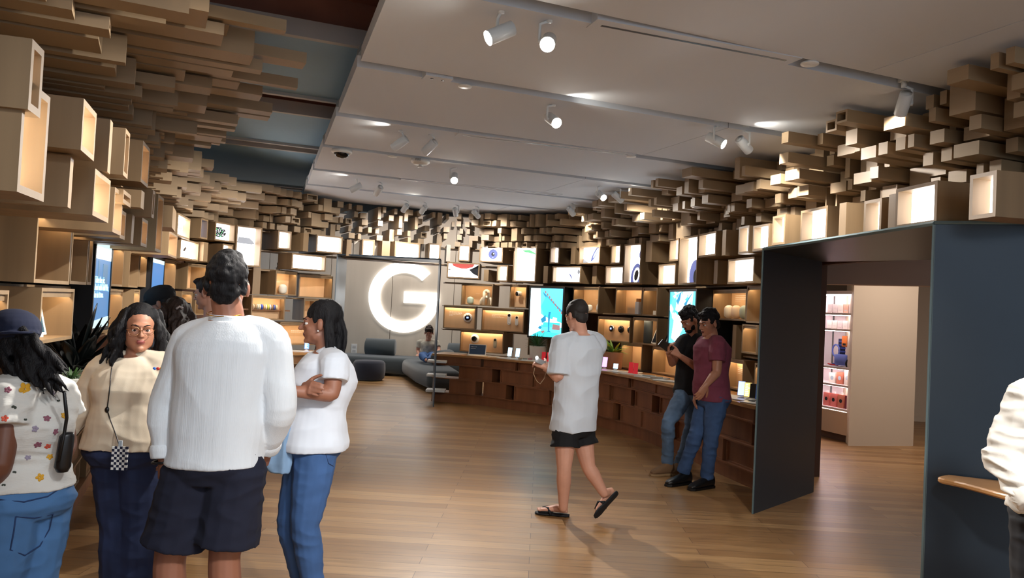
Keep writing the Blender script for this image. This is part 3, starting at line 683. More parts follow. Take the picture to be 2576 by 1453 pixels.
# ------------------------------------------------------------------ right steel portal
PH = 2.275
p1 = Vector((2.165, 6.55)); p2 = Vector((3.06, 7.50)); p3 = Vector((2.47, 4.44)); p4 = Vector((3.75, 3.90)); p5 = Vector((4.1, 6.2))
PT = empty('steel_portal', (0, 0, 0), 0, 'large dark blued steel portal opening into the shop at right', 'portal')
plate(p1, p2, 0, PH, .02, 'jamb', PT); plate(p3, p4, 0, PH, .02, 'jamb', PT)
MB().prism([tuple(p1), tuple(p3), tuple(p4), tuple(p5), tuple(p2)], PH, PH+.02).build('soffit', STEEL, PT)
def bar(a, b, r, name, parent, m): return MB().tube([a, b], r, n=4, smooth=False).build(name, m, parent)
bar((p1.x, p1.y, PH+.01), (p3.x, p3.y, PH+.01), .014, 'edge_trim', PT, STEELE)
bar((p3.x, p3.y, PH+.01), (p4.x, p4.y, PH+.01), .014, 'edge_trim', PT, STEELE)
bar((p3.x, p3.y, 0), (p3.x, p3.y, PH), .012, 'edge_trim', PT, STEELE)
bar((p1.x, p1.y, 0), (p1.x, p1.y, PH), .010, 'edge_trim', PT, STEELE)
# ------------------------------------------------------------------ shop behind the portal
SHOPW = mat('shop_beige', (205, 188, 165), .8)
hb0 = W(2070, 700, 8.6); hb1 = W(2400, 700, 7.7)
zb = zat(2200, 716, Vector(((hb0.x+hb1.x)/2, 8.2)))
mb = MB(); mb.prism([(hb0.x-.3, hb0.y+.2), (hb1.x+1.6, hb1.y-1.2), (hb1.x+1.7, hb1.y-1.05), (hb0.x-.2, hb0.y+.35)], zb, 3.1); struct(mb, 'trim_95', mat('header_rose', (190, 165, 150), .8))
q0 = G(2134, 1121); q1 = G(2297, 1121)
mb = MB(); mb.prism([(q0.x, q0.y), (q1.x, q1.y), (q1.x+.3, q1.y+.9), (q0.x+.3, q0.y+.9)], 0, 3.1); struct(mb, 'wall_pillar', SHOPW)
mb = MB(); mb.box(6.2, 13.6, 0, 9, 13.7, 3.1); mb.box(6.2, 13.57, 0, 9, 13.6, .1); struct(mb, 'wall_shop', SHOPW)
mb = MB(); mb.box(3.2, 7.6, 3.1, 9, 18, 3.2); struct(mb, 'ceiling_shop', mat('shop_ceiling', (200, 190, 180), .8))
mb = MB(); mb.prism([(3.07, 7.72), (3.13, 7.72), (4.10, 10.6), (4.04, 10.6)], 0, 3.1); struct(mb, 'wall_divider', SHOPW)
# shelving unit, open side facing the portal
s0 = G(2066, 1098); s1 = G(2143, 1117); sv = Vector((s1.x-s0.x, s1.y-s0.y)); sv.normalize()
sa = Vector((s0.x, s0.y))-sv*.9; SW = 1.6
SH = empty('shop_shelving', (sa.x, sa.y, 0), math.atan2(sv.y, sv.x), 'brightly lit white shop shelving with small boxes beyond the portal', 'shelving')
SHW = mat('shelf_white', (235, 222, 222), .5)
MB().box(0, .42, .1, SW, .45, 2.15).build('back_panel', SHW, SH)
MB().box(0, .05, 0, SW, .42, .1).build('plinth', BACKW, SH)
MB().box(0, 0, .1, SW, .42, .42).build('base_cabinet', mat('base_cabinet_cream', (215, 190, 165), .6), SH)
SZ = [.46, .80, 1.05, 1.60, 1.83]
for z in SZ:
    MB().box(0, .0, z-.03, SW, .42, z).build('shelf', SHW, SH)
    MB().box(.02, .05, z-.036, SW-.02, .06, z-.031).build('light_strip', mat('shelf_led', (255, 235, 235), .5, emit=((1, .88, .90), 24)), SH)
MB().box(0, 0, 2.1, SW, .45, 2.15).build('top_board', SHW, SH); MB().box(.02, .05, 2.08, SW-.02, .06, 2.099).build('light_strip', MATS['shelf_led'], SH)
for x in (0, .6, 1.1): MB().box(x, .40, .42, x+.012, .42, 2.1).build('upright', GREY, SH)
Ms = Matrix.Translation(SH.location) @ Matrix.Rotation(SH.rotation_euler.z, 4, 'Z')
def on_shelf(mb, name, mats, x, y, z, label, cat, group=None):
    o = mb.build(name, mats); o.location = Ms @ Vector((x+.6, y, z)); o.rotation_euler = (0, 0, SH.rotation_euler.z); return tag(o, label, cat, group)
cols = [(228, 214, 210), (240, 196, 170), (250, 240, 230), (205, 120, 95), (120, 30, 50), (236, 216, 120), (225, 120, 110)]
rows = {1.83: ([0, 0, 2, 1, 0, 2, 1], .13, 'pale carton on the top shelf of the lit shop shelving', 'cartons on the top shop shelf'), 1.60: ([2, 2, 0, 2, 2, 0, 2], .12, 'white carton on the second shelf of the lit shop shelving', 'cartons on the second shop shelf')}
for z, (cs, hh, lb, gp) in rows.items():
    for k, c in enumerate(cs):
        mb = MB(); mb.box(0, 0, 0, .095, .09, hh); mb.box(.02, -.001, .03, .075, 0, .05, 1)
        on_shelf(mb, 'carton', [mat('carton_%d' % c, cols[c], .5), TXT], .22+k*.105, .1, z+.001, lb.replace('carton on', 'carton, %s from the left on' % nth(k+1)), 'carton', gp)
for k, (c, hh, lb) in enumerate([(2, .15, 'white carton at the left of the fourth shop shelf'), (3, .17, 'rust coloured carton on the fourth shop shelf'), (2, .2, 'taller white carton on the fourth shop shelf'), (5, .17, 'yellow carton on the fourth shop shelf')]):
    mb = MB(); mb.box(0, 0, 0, .12, .09, hh); mb.xz(disc(.06, hh*.5, .03), -.001, 0, 1); on_shelf(mb, 'carton', [mat('carton_%d' % c, cols[c], .5), INKG], .3+k*.15, .1, .801, lb, 'carton')
for k, (c, lb) in enumerate([(6, 'salmon hanging pack at the left of the lowest shop shelf'), (6, 'second salmon hanging pack on the lowest shop shelf'), (3, 'terracotta hanging pack on the lowest shop shelf'), (4, 'dark crimson hanging pack on the lowest shop shelf')]):
    mb = MB(); mb.box(0, 0, 0, .12, .05, .19); mb.box(.04, .02, .19, .08, .03, .22, 2); mb.xz(disc(.06, .1, .028), -.001, 0, 1); on_shelf(mb, 'hanging_pack', [mat('carton_%d' % c, cols[c], .5), INK, WHITE], .22+k*.145, .08, .461, lb, 'pack')
mb = MB(); mb.box(0, .36, 1.17, .25, .41, 1.45, 0)
for k in range(5): mb.box(.03, .34, 1.20+k*.05, .24, .36, 1.22+k*.05, 1)
on_shelf(mb, 'accessory_panel', [mat('navy_board', (24, 34, 80), .5), mat('blue_board', (50, 70, 150), .5)], .18, 0, 0, 'navy accessory panel hung on the back of the shop shelving', 'panel')
mb = MB(); mb.tube([Vector((.42+.07*math.cos(a), .30, 1.27+.09*math.sin(a))) for a in np.linspace(0, 2*PI, 16)], .012, n=6); on_shelf(mb, 'band_loop', mat('blue_band', (110, 130, 215), .5), -.22, 0, 0, 'small blue band loop hung left of the navy panel', 'band')
mb = MB(); mb.lathe([(.0, 0), (.11, 0), (.12, .04), (.12, .15), (.105, .155), (.1, .04)], (0, 0, 0), 20); on_shelf(mb, 'blue_pot', mat('blue_band', (110, 130, 215), .5), .46, .2, 1.07, 'round blue ribbed holder before the navy panel', 'holder')
mb = MB(); mb.box(0, 0, 0, .1, .07, .16, bev=.01); mb.box(.02, -.002, .02, .08, 0, .05, 1); on_shelf(mb, 'orange_pouch', [mat('orange_leather', (205, 110, 40), .5), BLACK], .42, .2, 1.34, 'orange pouch hanging above the blue holder in the shop', 'pouch')
mb = MB(); mb.tube([Vector((.75+.055*math.cos(a), .15, 1.105+.055*math.sin(a))) for a in np.linspace(0, PI*1.9, 14)], .014, n=8); mb.tube([(.78, .12, 1.10), (.9, .12, 1.09)], .02, n=8, m=1); on_shelf(mb, 'headphones', [BLACK, mat('silver', (190, 190, 195), .3, metal=.8)], -.12, 0, 0, 'black and silver headphones lying on the middle shop shelf', 'headphones')
mb = MB(); mb.tube([(.25, .12, 1.075), (.34, .1, 1.07), (.45, .12, 1.07)], .012, n=8); mb.tube([(.36, .1, 1.085), (.46, .14, 1.085)], .012, n=8, m=1); on_shelf(mb, 'cable_bundle', [mat('red_cord', (200, 40, 50), .5), mat('blue_cord', (60, 80, 170), .5)], 0, 0, 0, 'red and blue cable bundle on the middle shop shelf', 'cable')
# ------------------------------------------------------------------ side table against the steel panel
yj = lambda x: 4.44-.42*(x-2.47)-.03
ta = G(2367, 1188, .83)*.965+Vector((0, 0, .029)); tb = G(2545, 1247, .83); tc = Vector((3.6, 3.97))
tp = catmull([Vector((tb.x, tb.y)), Vector((ta.x+.05, ta.y-.10)), Vector((ta.x-.005, ta.y+.02)), Vector((ta.x+.10, yj(ta.x+.10)))], 5)
poly = [(3.6, 2.9)]+[tuple(p) for p in tp]+[(3.6, yj(3.6))]
TB = empty('pointed_table', (2.9, 3.7, 0), 0, 'pointed oak wall table against the dark steel panel at right', 'table')
mb = MB().prism([(x-2.9, y-3.7) for x, y in poly], .80, .83, 0, .008); mb.build('tabletop', OAKC, TB)
MB().box(.15, -.2, 0, .2, .1, .80).build('leg', BLACKM, TB)
# ------------------------------------------------------------------ canopy of wooden beams above the boxes
E = [Vector((-.62, 1.8)), Vector((-.95, 3.0)), Vector((-1.23, 3.9)), Vector((-1.38, 4.76)), Vector((-1.85, 5.8)), Vector((-2.35, 6.5)), Vector((-2.97, 7.4)), Vector((-3.40, 8.4)), Vector((-3.65, 9.5)), Vector((-3.5, 10.5)), Vector((-3.0, 11.5)), Vector((-2.3, 12.15)),
     Vector((-1.3, 12.55)), Vector((0, 12.5)), Vector((.75, 11.7)), Vector((1.08, 10.6)), Vector((1.42, 9.3)), Vector((1.72, 8.2)), Vector((1.98, 7.1)), Vector((2.2, 6.2)), Vector((2.38, 5.4)), Vector((2.58, 4.6)), Vector((2.70, 4.0)), Vector((2.85, 3.2)), Vector((3.0, 2.2))]
EP = catmull(E, 8)
def reach(c, n):      # distance from the wall curve along its normal to the canopy edge
    best = .5; bd = 1e9
    for q in EP:
        v = q-c; along = v.dot(n); side = abs(v.x*n.y-v.y*n.x)
        if 0 < along < 2.0 and side < bd: bd = side; best = along
    return best
rnd = random.Random(11)
beams = []
Lall = CS[-1]
s_near = s_px(420, 600)
def zbase(s, c):
    if s < s_near: u = max(0, min(1, (c.y-3.2)/6.0)); return 2.90-.20*u
    return 2.69
ZT = 3.20
s = .35
NR = 6
def bdir(c, n, s):
    if s < sA: w = max(0, min(1, (s_px(700)-s)/(s_px(700)-s_px(430, 600)))); v = n.lerp(Vector((.90, .43)), w)
    elif c.x > -.4 and s > sC: w = max(0, min(1, (c.x+.4)/1.5)); v = n.lerp(Vector((-.93, -.36)), w)
    else: v = n
    return v.normalized()
OCC = {}
for side_, NR in (('L', 4), ('R', 5)):
  for row in range(NR):
    s = .3+rnd.uniform(0, .2)
    if side_ == 'R': s = s_near+rnd.uniform(0, .2)
    while s < (s_near if side_ == 'L' else Lall-.2):
        blk_ = [e_ for (s_, e_) in OCC.get((side_, row-1), []) if s_ < s+.1 and e_ > s]
        if blk_: s = max(blk_)+.012; continue
        c, n, _ = at_s(s); zb = zbase(s, c); left = s < s_near; far = sB-.3 < s < sC+.6
        hrow = (ZT+(.05 if not left else 0)-zb)/NR
        w = rnd.choice([.07, .1, .14, .2, .26] if left else [.05, .06, .08, .11, .14, .18]); gap = rnd.uniform(.012, .07) if left else rnd.uniform(.02, .11)
        if far: w = rnd.choice([.05, .06, .08, .1]); gap = rnd.uniform(.06, .28)
        R = reach(c, bdir(c, n, s)); t = (row/(NR-1))
        base = .34 if left else .30
        if left: p = (.42+(R-.42)*t**.75)*rnd.choice([1, 1, .97, .85, .72, .6])
        elif far: p = (.30+.25*t)*rnd.uniform(.6, 1.1)
        else: p = (.36+(R-.36)*t**.9)*rnd.choice([1, 1, .9, .72, .55, .42])
        tall = rnd.random() < (.42 if left else .2) and row < NR-1; tf = 1.82
        z0 = zb+row*hrow+.004; z1 = z0+hrow*(tf if tall else .80)
        if tall: p *= rnd.uniform(.92, 1.02)
        holl = rnd.random() < .07 and w > .09
        nxt = [s_ for (s_, e_) in OCC.get((side_, row-1), []) if s < s_ < s+w]
        if nxt: w = max(.04, min(nxt)-s-.01)
        if tall: OCC.setdefault((side_, row), []).append((s, s+w))
        c2, n2, _ = at_s(min(s+w/2, Lall-.05)); n2 = bdir(c2, n2, s)
        beams.append([c2, n2, w, p, z0, z1, holl, row, s])
        s += w+gap
def size_px(b):
    c, n, w, p, z0, z1 = b[:6]
    tip = c+n*p; q = proj((tip.x, tip.y, z0)); 
    if not q or not (-60 < q[0] < 2640 and -80 < q[1] < 1453): 
        m = c+n*(p*.5); q2 = proj((m.x, m.y, z0))
        if not q2 or not (-60 < q2[0] < 2640 and -80 < q2[1] < 1453): return 0
        q = q2
    t = Vector((n.y, -n.x)); k = F/q[2]; v = Vector((tip.x, tip.y)).normalized()
    wid = (abs(v.x*n.y-v.y*n.x)*p*.5+abs(v.dot(n))*w)*k
    return wid*(z1-z0)*k
beams = [(size_px(b), b) for b in beams]; beams = sorted([x for x in beams if x[0] > 0], key=lambda x: -x[0])
def zone(s, c):
    if s < s_near: return 'near left wall' if c.y < 5.5 else ('middle left wall' if c.y < 8 else 'far left wall')
    if s < sB: return 'left bend'
    if s < sC+.4: return 'rear doorway'
    if c.y > 9.6: return 'far right wall'
    return 'right niches' if c.y > 7.3 else 'right steel portal'
def beam_mb(w, p, h, back, holl):
    mb = MB()
    if holl:
        t = .016; mb.box(-w/2, -p, 0, w/2, back, t); mb.box(-w/2, -p, h-t, w/2, back, h); mb.box(-w/2, -p, t, -w/2+t, back, h-t); mb.box(w/2-t, -p, t, w/2, back, h-t); mb.box(-w/2+t, -p+.12, t, w/2-t, -p+.13, h-t, 1)
    else: mb.box(-w/2, -p, 0, w/2, back, h)
    return mb
rest = MB(); print('beams', len(beams)); ORD = {}
for k, (a, b) in enumerate(beams[:295]):
    c, n = b[0], b[1]; t_ = c+n*b[3]; q = proj((t_.x, t_.y, b[4])) or (0, 0); ORD.setdefault((zone(b[8], c), b[7]), []).append((q[0], k))
RANK = {}
for key, l in ORD.items():
    for i_, (x_, k) in enumerate(sorted(l)): RANK[k] = i_+1
for k, (a, (c, n, w, p, z0, z1, holl, row, s)) in enumerate(beams):
    rz = math.atan2(n.x, -n.y)
    mb = beam_mb(w, p, z1-z0, .30, holl)
    if k < 295:
        o = mb.build('canopy_block', [OAKH, BLACKM]); o.location = (c.x, c.y, z0); o.rotation_euler = (0, 0, rz)
        zn = zone(s, c); lv = ('lowest', 'lower', 'middle', 'upper', 'top')[row if s >= s_near else row+(row > 2)]
        tag(o, '%s oak block, %s from left in the %s canopy tier over the %s' % ('hollow' if holl else 'wide' if w > .12 else 'slim', nth(RANK[k]), lv, zn), 'wooden block', 'oak canopy blocks over the %s, %s tier' % (zn, lv))
    else:
        mb.xf(Matrix.Translation((c.x, c.y, z0)) @ Matrix.Rotation(rz, 4, 'Z')); rest.add(mb.v, mb.f, 0)
if rest.v:
    o = rest.build('canopy_blocks', OAKH); tag(o, 'many small overlapping oak canopy block ends among the larger ones', 'wooden blocks', kind='stuff')
# ------------------------------------------------------------------ track lamps and ceiling fittings
LENS = mat('lamp_lens', (255, 245, 225), .3, emit=((1, .93, .8), 60)); LENSD = mat('lamp_lens_dim', (240, 240, 235), .3, emit=((1, .95, .86), 3))
def lamp(mx, my, lx, ly, dy, bright, label, power=30, cone=75, long=.0):
    m = G(mx, my, ZC+.05); Dm = m.y
    # head centre hangs .17 below the ceiling; the aim comes from the lens seen in the photo
    q = proj((m.x, m.y, m.z-.17)); head = Vector((m.x, m.y, m.z-.17))
    l = W(lx, ly, Dm+dy); aim = (l-head).normalized()
    if aim.z > -.55: aim.z = -.55; aim.normalize()
    r = empty('track_spotlight', tuple(m), 0, label, 'spotlight')
    h = head-m; R = .042; Lh = .16
    MB().box(-.03, -.03, -.02, .03, .03, .03).tube([(0, 0, -.015), (0, 0, -.06)], .018).build('track_adapter', WMETAL, r)
    side = aim.cross(Vector((0, 0, 1))); side = side.normalized() if side.length > .01 else Vector((1, 0, 0))
    mb = MB(); mb.tube([Vector((0, 0, -.05)), Vector((0, 0, -.07))+side*.052, h+side*.052], [.010, .010, .010], n=6); mb.tube([h+side*.056, h+side*.03], .014, n=8)
    mb.build('bracket', WMETAL, r)
    a = h-aim*Lh*.5; b = h+aim*Lh*.5
    mb = MB(); mb.tube([a-aim*.004, a, b-aim*.01, b], [R*.8, R, R, R*.99], n=20, caps=False); mb.tube([a-aim*.005, a-aim*.004], [.001, R*.8], n=20)
    mb.tube([b, b-aim*.03], [R*.99, R*.86], n=20, caps=False); mb.build('lamp_head', WMETAL, r)
    mb = MB(); mb.tube([b-aim*.028, b-aim*.02], R*.86, n=20); mb.build('lens', LENS if bright else LENSD, r)
    sl = bpy.data.lights.new('spot', 'SPOT'); sl.energy = power; sl.color = (1, .95, .89); sl.spot_size = math.radians(cone); sl.spot_blend = .9; sl.shadow_soft_size = .04
    o = bpy.data.objects.new('spot', sl); COL.objects.link(o); o.location = m+b+aim*.01; o.rotation_euler = aim.to_track_quat('-Z', 'Y').to_euler()
P0 = 290; P1 = 60
for a in [
 (1262, 6, 1236, 70, -.02, 1, 'large white track spotlight at the top, tilted left', P0), (1383, 30, 1372, 92, -.25, 1, 'brightest glaring track spotlight at the top centre', P0),
 (1393, 248, 1411, 288, -.12, 1, 'bright track spotlight below the glaring one, tilted right', P0), (1008, 315, 992, 352, .02, 1, 'bright white track spotlight, left of a mid ceiling pair', P0),
 (1083, 325, 1067, 362, .05, 0, 'dim white track spotlight, right of a mid ceiling pair', P0), (1145, 411, 1143, 450, -.03, 1, 'upright track spotlight beside the white alarm dome', P0),
 (897, 440, 882, 470, .0, 1, 'bright small track spotlight near the left ceiling edge', 100), (953, 448, 942, 474, .1, 0, 'dim small track spotlight near the left ceiling edge', 100),
 (1020, 496, 1011, 519, .1, 0, 'tiny dim track spotlight, first of the farthest row', P1), (1066, 500, 1057, 522, .1, 0, 'tiny dim track spotlight, second of the farthest row', P1),
 (1147, 507, 1147, 533, .05, 0, 'tiny upright track spotlight, third of the farthest row', P1), (1199, 512, 1204, 538, .05, 0, 'tiny tilted track spotlight, fourth of the farthest row', P1),
 (1513, 458, 1519, 486, -.06, 1, 'bright track spotlight above the far right canopy', P1), (1556, 463, 1566, 495, .03, 0, 'dim track spotlight above the far right canopy', P1),
 (1438, 503, 1449, 527, .1, 0, 'tiny track spotlight left of the far right canopy', P1), (1803, 303, 1822, 352, -.04, 1, 'bright track spotlight above the right canopy, left of its pair', 90),
 (1874, 315, 1890, 368, .06, 0, 'unlit looking track spotlight above the right canopy, right of its pair', 110), (2275, 198, 2270, 270, .02, 0, 'tall white track spotlight half hidden by the right canopy', 60)]:
    lamp(*a)
def spill(px, py, dx, dy, e):      # light that leaks sideways from a lamp head onto the ceiling beside it
    c = G(px, py, ZC-.07); sl = bpy.data.lights.new('spill', 'SPOT'); sl.energy = e; sl.color = (1, .93, .8); sl.spot_size = math.radians(95); sl.spot_blend = 1; sl.shadow_soft_size = .03
    o = bpy.data.objects.new('spill', sl); COL.objects.link(o); o.location = c; o.rotation_euler = Vector((dx, dy, .30)).to_track_quat('-Z', 'Y').to_euler()
spill(1415, 262, 1, .25, 5); spill(1893, 330, 1, .2, 4); spill(985, 335, -.8, -.4, 2.5); spill(880, 455, -.8, -.3, 2); spill(1040, 505, 0, -1, 2); spill(1150, 8, -1, -.1, 2); spill(1580, 478, 1, -.1, 2.5)
def disc_ob(px, py, r, h, name, label, cat, m=WHITE, z=None):
    z = z or ZC; c = G(px, py, z); mb = MB(); mb.lathe([(r*.96, -h), (r, -h*.7), (r, 0)], (0, 0, 0), 28); o = mb.build(name, m); o.location = c; return tag(o, label, cat)
disc_ob(2037, 158, .055, .012, 'ceiling_sensor', 'flat round white ceiling disc right of the long air slot', 'sensor')
disc_ob(1170, 215, .05, .012, 'ceiling_sensor', 'flat round ceiling disc under the second seam', 'sensor')
disc_ob(1588, 392, .05, .012, 'ceiling_sensor', 'small round ceiling disc at the far end of the lit air slot', 'sensor')
disc_ob(987, 392, .05, .010, 'ceiling_sensor', 'faint round ceiling disc between the camera and the alarm', 'sensor')
def dome(px, py, label, cat, name, dark):
    c = G(px, py, ZC); r = empty(name, tuple(c), 0, label, cat)
    mb = MB(); mb.lathe([(.02, -.055), (.08, -.05), (.105, -.03), (.11, 0)] if not dark else [(.095, -.04), (.11, -.03), (.11, 0)], n=28); mb.build('housing', WHITE, r)
    if dark: MB().ell((0, 0, -.035), (.085, .085, .055), n=20).build('dome', mat('smoked_dome', (10, 10, 14), .08), r)
    else:
        mb = MB(); mb.tube([(0, 0, -.05), (0, 0, -.075)], .018, n=12); mb.lathe([(.03, -.08), (.034, -.076), (.03, -.07)], n=16); mb.build('sounder', mat('clear_grey', (190, 195, 200), .2), r)
        t = text_mesh('lettering', 'FIRE', .035, GREY, r, (-.045, -.112, -.028), align='LEFT')
dome(860, 377, 'white ceiling camera with a smoked dark dome', 'camera', 'dome_camera', True)
dome(1058, 402, 'white alarm dome marked FIRE on the ceiling', 'alarm', 'fire_alarm', False)
def slot(px0, py0, px1, py1, label, lit):
    a = G(px0, py0, ZC); b = G(px1, py1, ZC); v = b-a; L_ = v.length; rz = math.atan2(v.y, v.x)
    r = empty('air_diffuser', tuple(a), rz, label, 'air vent')
    MB().box(-.06, -.075, -.005, L_+.06, .075, .06).build('housing', CEIL, r); MB().box(0, -.008, -.0062, L_, .012, -.0048).build('slot', BLACK, r)
slot(1513, 62, 1978, 150, 'long dark air slot in the top right ceiling seam', False)
slot(1165, 339, 1580, 388, 'long air slot in the mid ceiling with small reflections', True)
slot(1020, 452, 1400, 489, 'far air slot across the ceiling', True)
def junction(px, py, w, label):
    a = G(px, py, ZC); o = MB().box(0, -.06, -.012, w, .06, .05).tube([(.06, 0, -.014), (.06, 0, -.011)], .012, m=1).tube([(w-.06, 0, -.014), (w-.06, 0, -.011)], .012, m=1).build('ceiling_bracket', [CEIL, BLACK]); o.location = a; o.rotation_euler = (0, 0, math.radians(22)); tag(o, label, 'bracket')
junction(1066, 190, .2, 'small ceiling bracket with two dark holes in the second seam')
# ------------------------------------------------------------------ lit letter on the lounge wall
def letter_g():
    c0 = W(1017, 747, YG); R = 0.855; r = .585; n = 64; mb = MB(); TH = .05
    a0 = math.radians(45); a1 = math.radians(360-0)      # the arc runs anticlockwise from the open upper right to the bar
    poly_o = []; poly_i = []
    for k in range(n+1):
        a = a0+(a1-a0)*k/n; poly_o.append((R*math.cos(a), R*math.sin(a))); poly_i.append((r*math.cos(a), r*math.sin(a)))
    for k in range(n):
        a = a0+(a1-a0)*(k+.5)/n
        if poly_i[k][1] > -.13 and poly_i[k][0] > 0 and a > math.radians(300): # behind the bar
            pass
        mb.xz([poly_o[k], poly_o[k+1], poly_i[k+1], poly_i[k]], -TH, 0)
    mb.xz([(-.005, -.135), (R*.985, -.135), (R, -.02), (R*.993, .135), (-.005, .135)], -TH, 0)
    o = mb.build('letter_sign', mat('sign_glow', (255, 255, 255), .5, emit=((1, 1, .99), 1.2))); o.location = (c0.x, YG-.01, c0.z)
    tag(o, 'large glowing white capital G on the pale lounge wall', 'letter sign')
letter_g()
# lounge sofa, bolsters, ottoman
SOFA = mat('charcoal_felt', (66, 74, 78), .95, bump=(120, one, .3, .002), sheen=.3)
OTT = mat('navy_felt', (44, 48, 62), .95, bump=(120, one, .3, .002), sheen=.3)
def soft(mb, name, m, parent=None, bev=.06, seg=4):
    o = mb.build(name, m, parent)
    b = o.modifiers.new('bevel', 'BEVEL'); b.width = bev; b.segments = seg; b.limit_method = 'ANGLE'
    for p in o.data.polygons: p.use_smooth = True
    return o
sf = W(900, 905, 17.0); SO = empty('corner_sofa', (sf.x, 17.0, 0), 0, 'low charcoal corner sofa along the lounge wall', 'sofa')
def lx(px, D): return W(px, 800, D).x-SO.location.x
x0, x1 = lx(760, 17.0), lx(1190, 17)
soft(MB().box(x0, .1, .06, x1, 1.15, .42), 'seat', SOFA, SO, .10)
pa = G(1010, 912, .40); pb = G(1135, 912, .40); pc_ = G(1150, 962, .30); pd_ = G(1060, 962, .30)
ox, oy = SO.location.x, 17.0
soft(MB().prism([(lx(1012, 16.9), .15), (lx(1120, 16.9), .15), (lx(1170, 14.6), -2.5), (lx(1085, 14.3), -2.75), (lx(1040, 15.0), -1.6)], .06, .42), 'chaise', SOFA, SO, .12)
b0 = lx(918, 17.7); b1 = lx(995, 17.7); mb = MB(); mb.tube([(b0, .95, .60), (b0+.02, .95, .60), (b1-.02, .95, .60), (b1, .95, .60)], [.15, .2, .2, .15], n=20); mb.build('bolster', SOFA, SO)
b0 = lx(1108, 16.0); mb = MB(); mb.tube([(b0, -1.5, .57), (b0+.02, -1.42, .57), (b0+.20, -.75, .57), (b0+.22, -.68, .57)], [.12, .155, .155, .12], n=18); mb.build('bolster', SOFA, SO)
mb = MB(); b1 = lx(1122, 17); mb.tube([(b1, .9, .58), (b1+.02, .9, .58), (b1+.5, .9, .58), (b1+.52, .9, .58)], [.15, .2, .2, .15], n=18); mb.build('bolster', SOFA, SO)
og = G(927, 955); mb = MB()
mb.lathe([(.0, .0), (.28, .01), (.33, .06), (.345, .2), (.335, .36), (.30, .41), (.0, .42)], n=28); o = mb.build('ottoman', OTT); o.location = og; tag(o, 'round navy felt ottoman in front of the corner sofa', 'ottoman')
mb = MB(); wo = W(891, 877, YG); mb.box(-.07, -.012, -.12, .07, 0, .12); mb.box(-.04, -.016, .02, .04, -.011, .08, 1); mb.box(-.04, -.016, -.08, .04, -.011, -.02, 1); o = mb.build('wall_outlet', [WHITE, mat('outlet_grey', (190, 190, 190), .5)]); o.location = (wo.x, YG-.001, wo.z); tag(o, 'white wall outlet above the sofa on the lounge wall', 'outlet')
# ------------------------------------------------------------------ products
def lab(o, l, c, g=None): return tag(o, l, c, g)
def put(key, u, mb, name, mats, label, cat, depth=.12, z=None, rz=0, group=None):
    loc, a = spot_in(key, u, depth, z); o = mb.build(name, mats); o.location = loc; o.rotation_euler = (0, 0, a+rz); return tag(o, label, cat, group)
def egg(w, h):
    prof = [(0, 0)]+[(w/2*(1-abs(2*t-1)**3.2)**.42, h*t) for t in np.linspace(.015, .985, 14)]+[(0, h)]
    return MB().lathe([(max(r, .0005), z) for r, z in prof], n=24)
MINT = mat('mint_fabric', (190, 208, 192), .8); SNOW = mat('snow_fabric', (232, 228, 214), .8); SAND = mat('sand_fabric', (226, 208, 186), .8); SKY = mat('sage_fabric', (176, 192, 184), .8); LEM = mat('lemon_fabric', (222, 214, 160), .8)
put('f1', .52, egg(.13, .155), 'smart_speaker', SNOW, 'cream rounded speaker in the niche left of the doorway', 'speaker', .1)
put('a1', .25, egg(.12, .135), 'smart_speaker', MINT, 'pale mint rounded speaker in the niche right of the doorway', 'speaker', .12)
mb = MB(); 
def arch(cx, y, r, h, R=.028, tilt=0):
    pts = [Vector((cx-r, y-tilt, 0)), Vector((cx-r, y-tilt*.5, h-r))]+[Vector((cx-r*math.cos(a), y, h-r+r*math.sin(a))) for a in np.linspace(.3, PI-.3, 7)]+[Vector((cx+r, y+tilt*.5, h-r)), Vector((cx+r, y+tilt, 0))]
    mb.tube(pts, R, n=12)
arch(0, 0, .04, .25, .028, .02); arch(.0, .02, .10, .14, .028, -.03); put('a1', .76, mb, 'knot_sculpture', mat('ivory_ceramic', (232, 220, 196), .4), 'ivory ceramic looped knot sculpture beside the mint speaker', 'sculpture', .12)
for k, (u, m, nm) in enumerate([(.22, SNOW, 'leftmost, white'), (.44, SAND, 'second, warm cream'), (.68, SKY, 'third, sage'), (.93, LEM, 'rightmost, pale yellow')]):
    put('a6', u, egg(.118, .165), 'smart_speaker', m, '%s speaker of the four in the right hand niche' % nm, 'speaker', .13)
put('a3', .45, egg(.10, .12), 'smart_speaker', SNOW, 'white speaker partly hidden behind the walking man', 'speaker', .14)
mb = MB(); mb.lathe([(.0, 0), (.03, .005), (.042, .05), (.036, .1), (.016, .15), (.011, .2), (.013, .205)], n=20)
v = put('a3', .86, mb, 'slim_vase', mat('vase_white', (222, 222, 214), .4), 'slim white vase with a pale dried sprig', 'vase', .1)
mb = MB(); mb.tube([(0, 0, .19), (.005, 0, .3), (.0, 0, .36)], .004, n=6)
for k in range(9): a = k*.7; mb.tube([(0, 0, .3+.01*k), (.02*math.cos(a), .02*math.sin(a), .36+.006*k)], .003, n=5); mb.ell((.024*math.cos(a), .024*math.sin(a), .365+.006*k), (.008, .008, .008), n=8)
mb.build('sprig', mat('dried_pink', (225, 190, 165), .7), v)
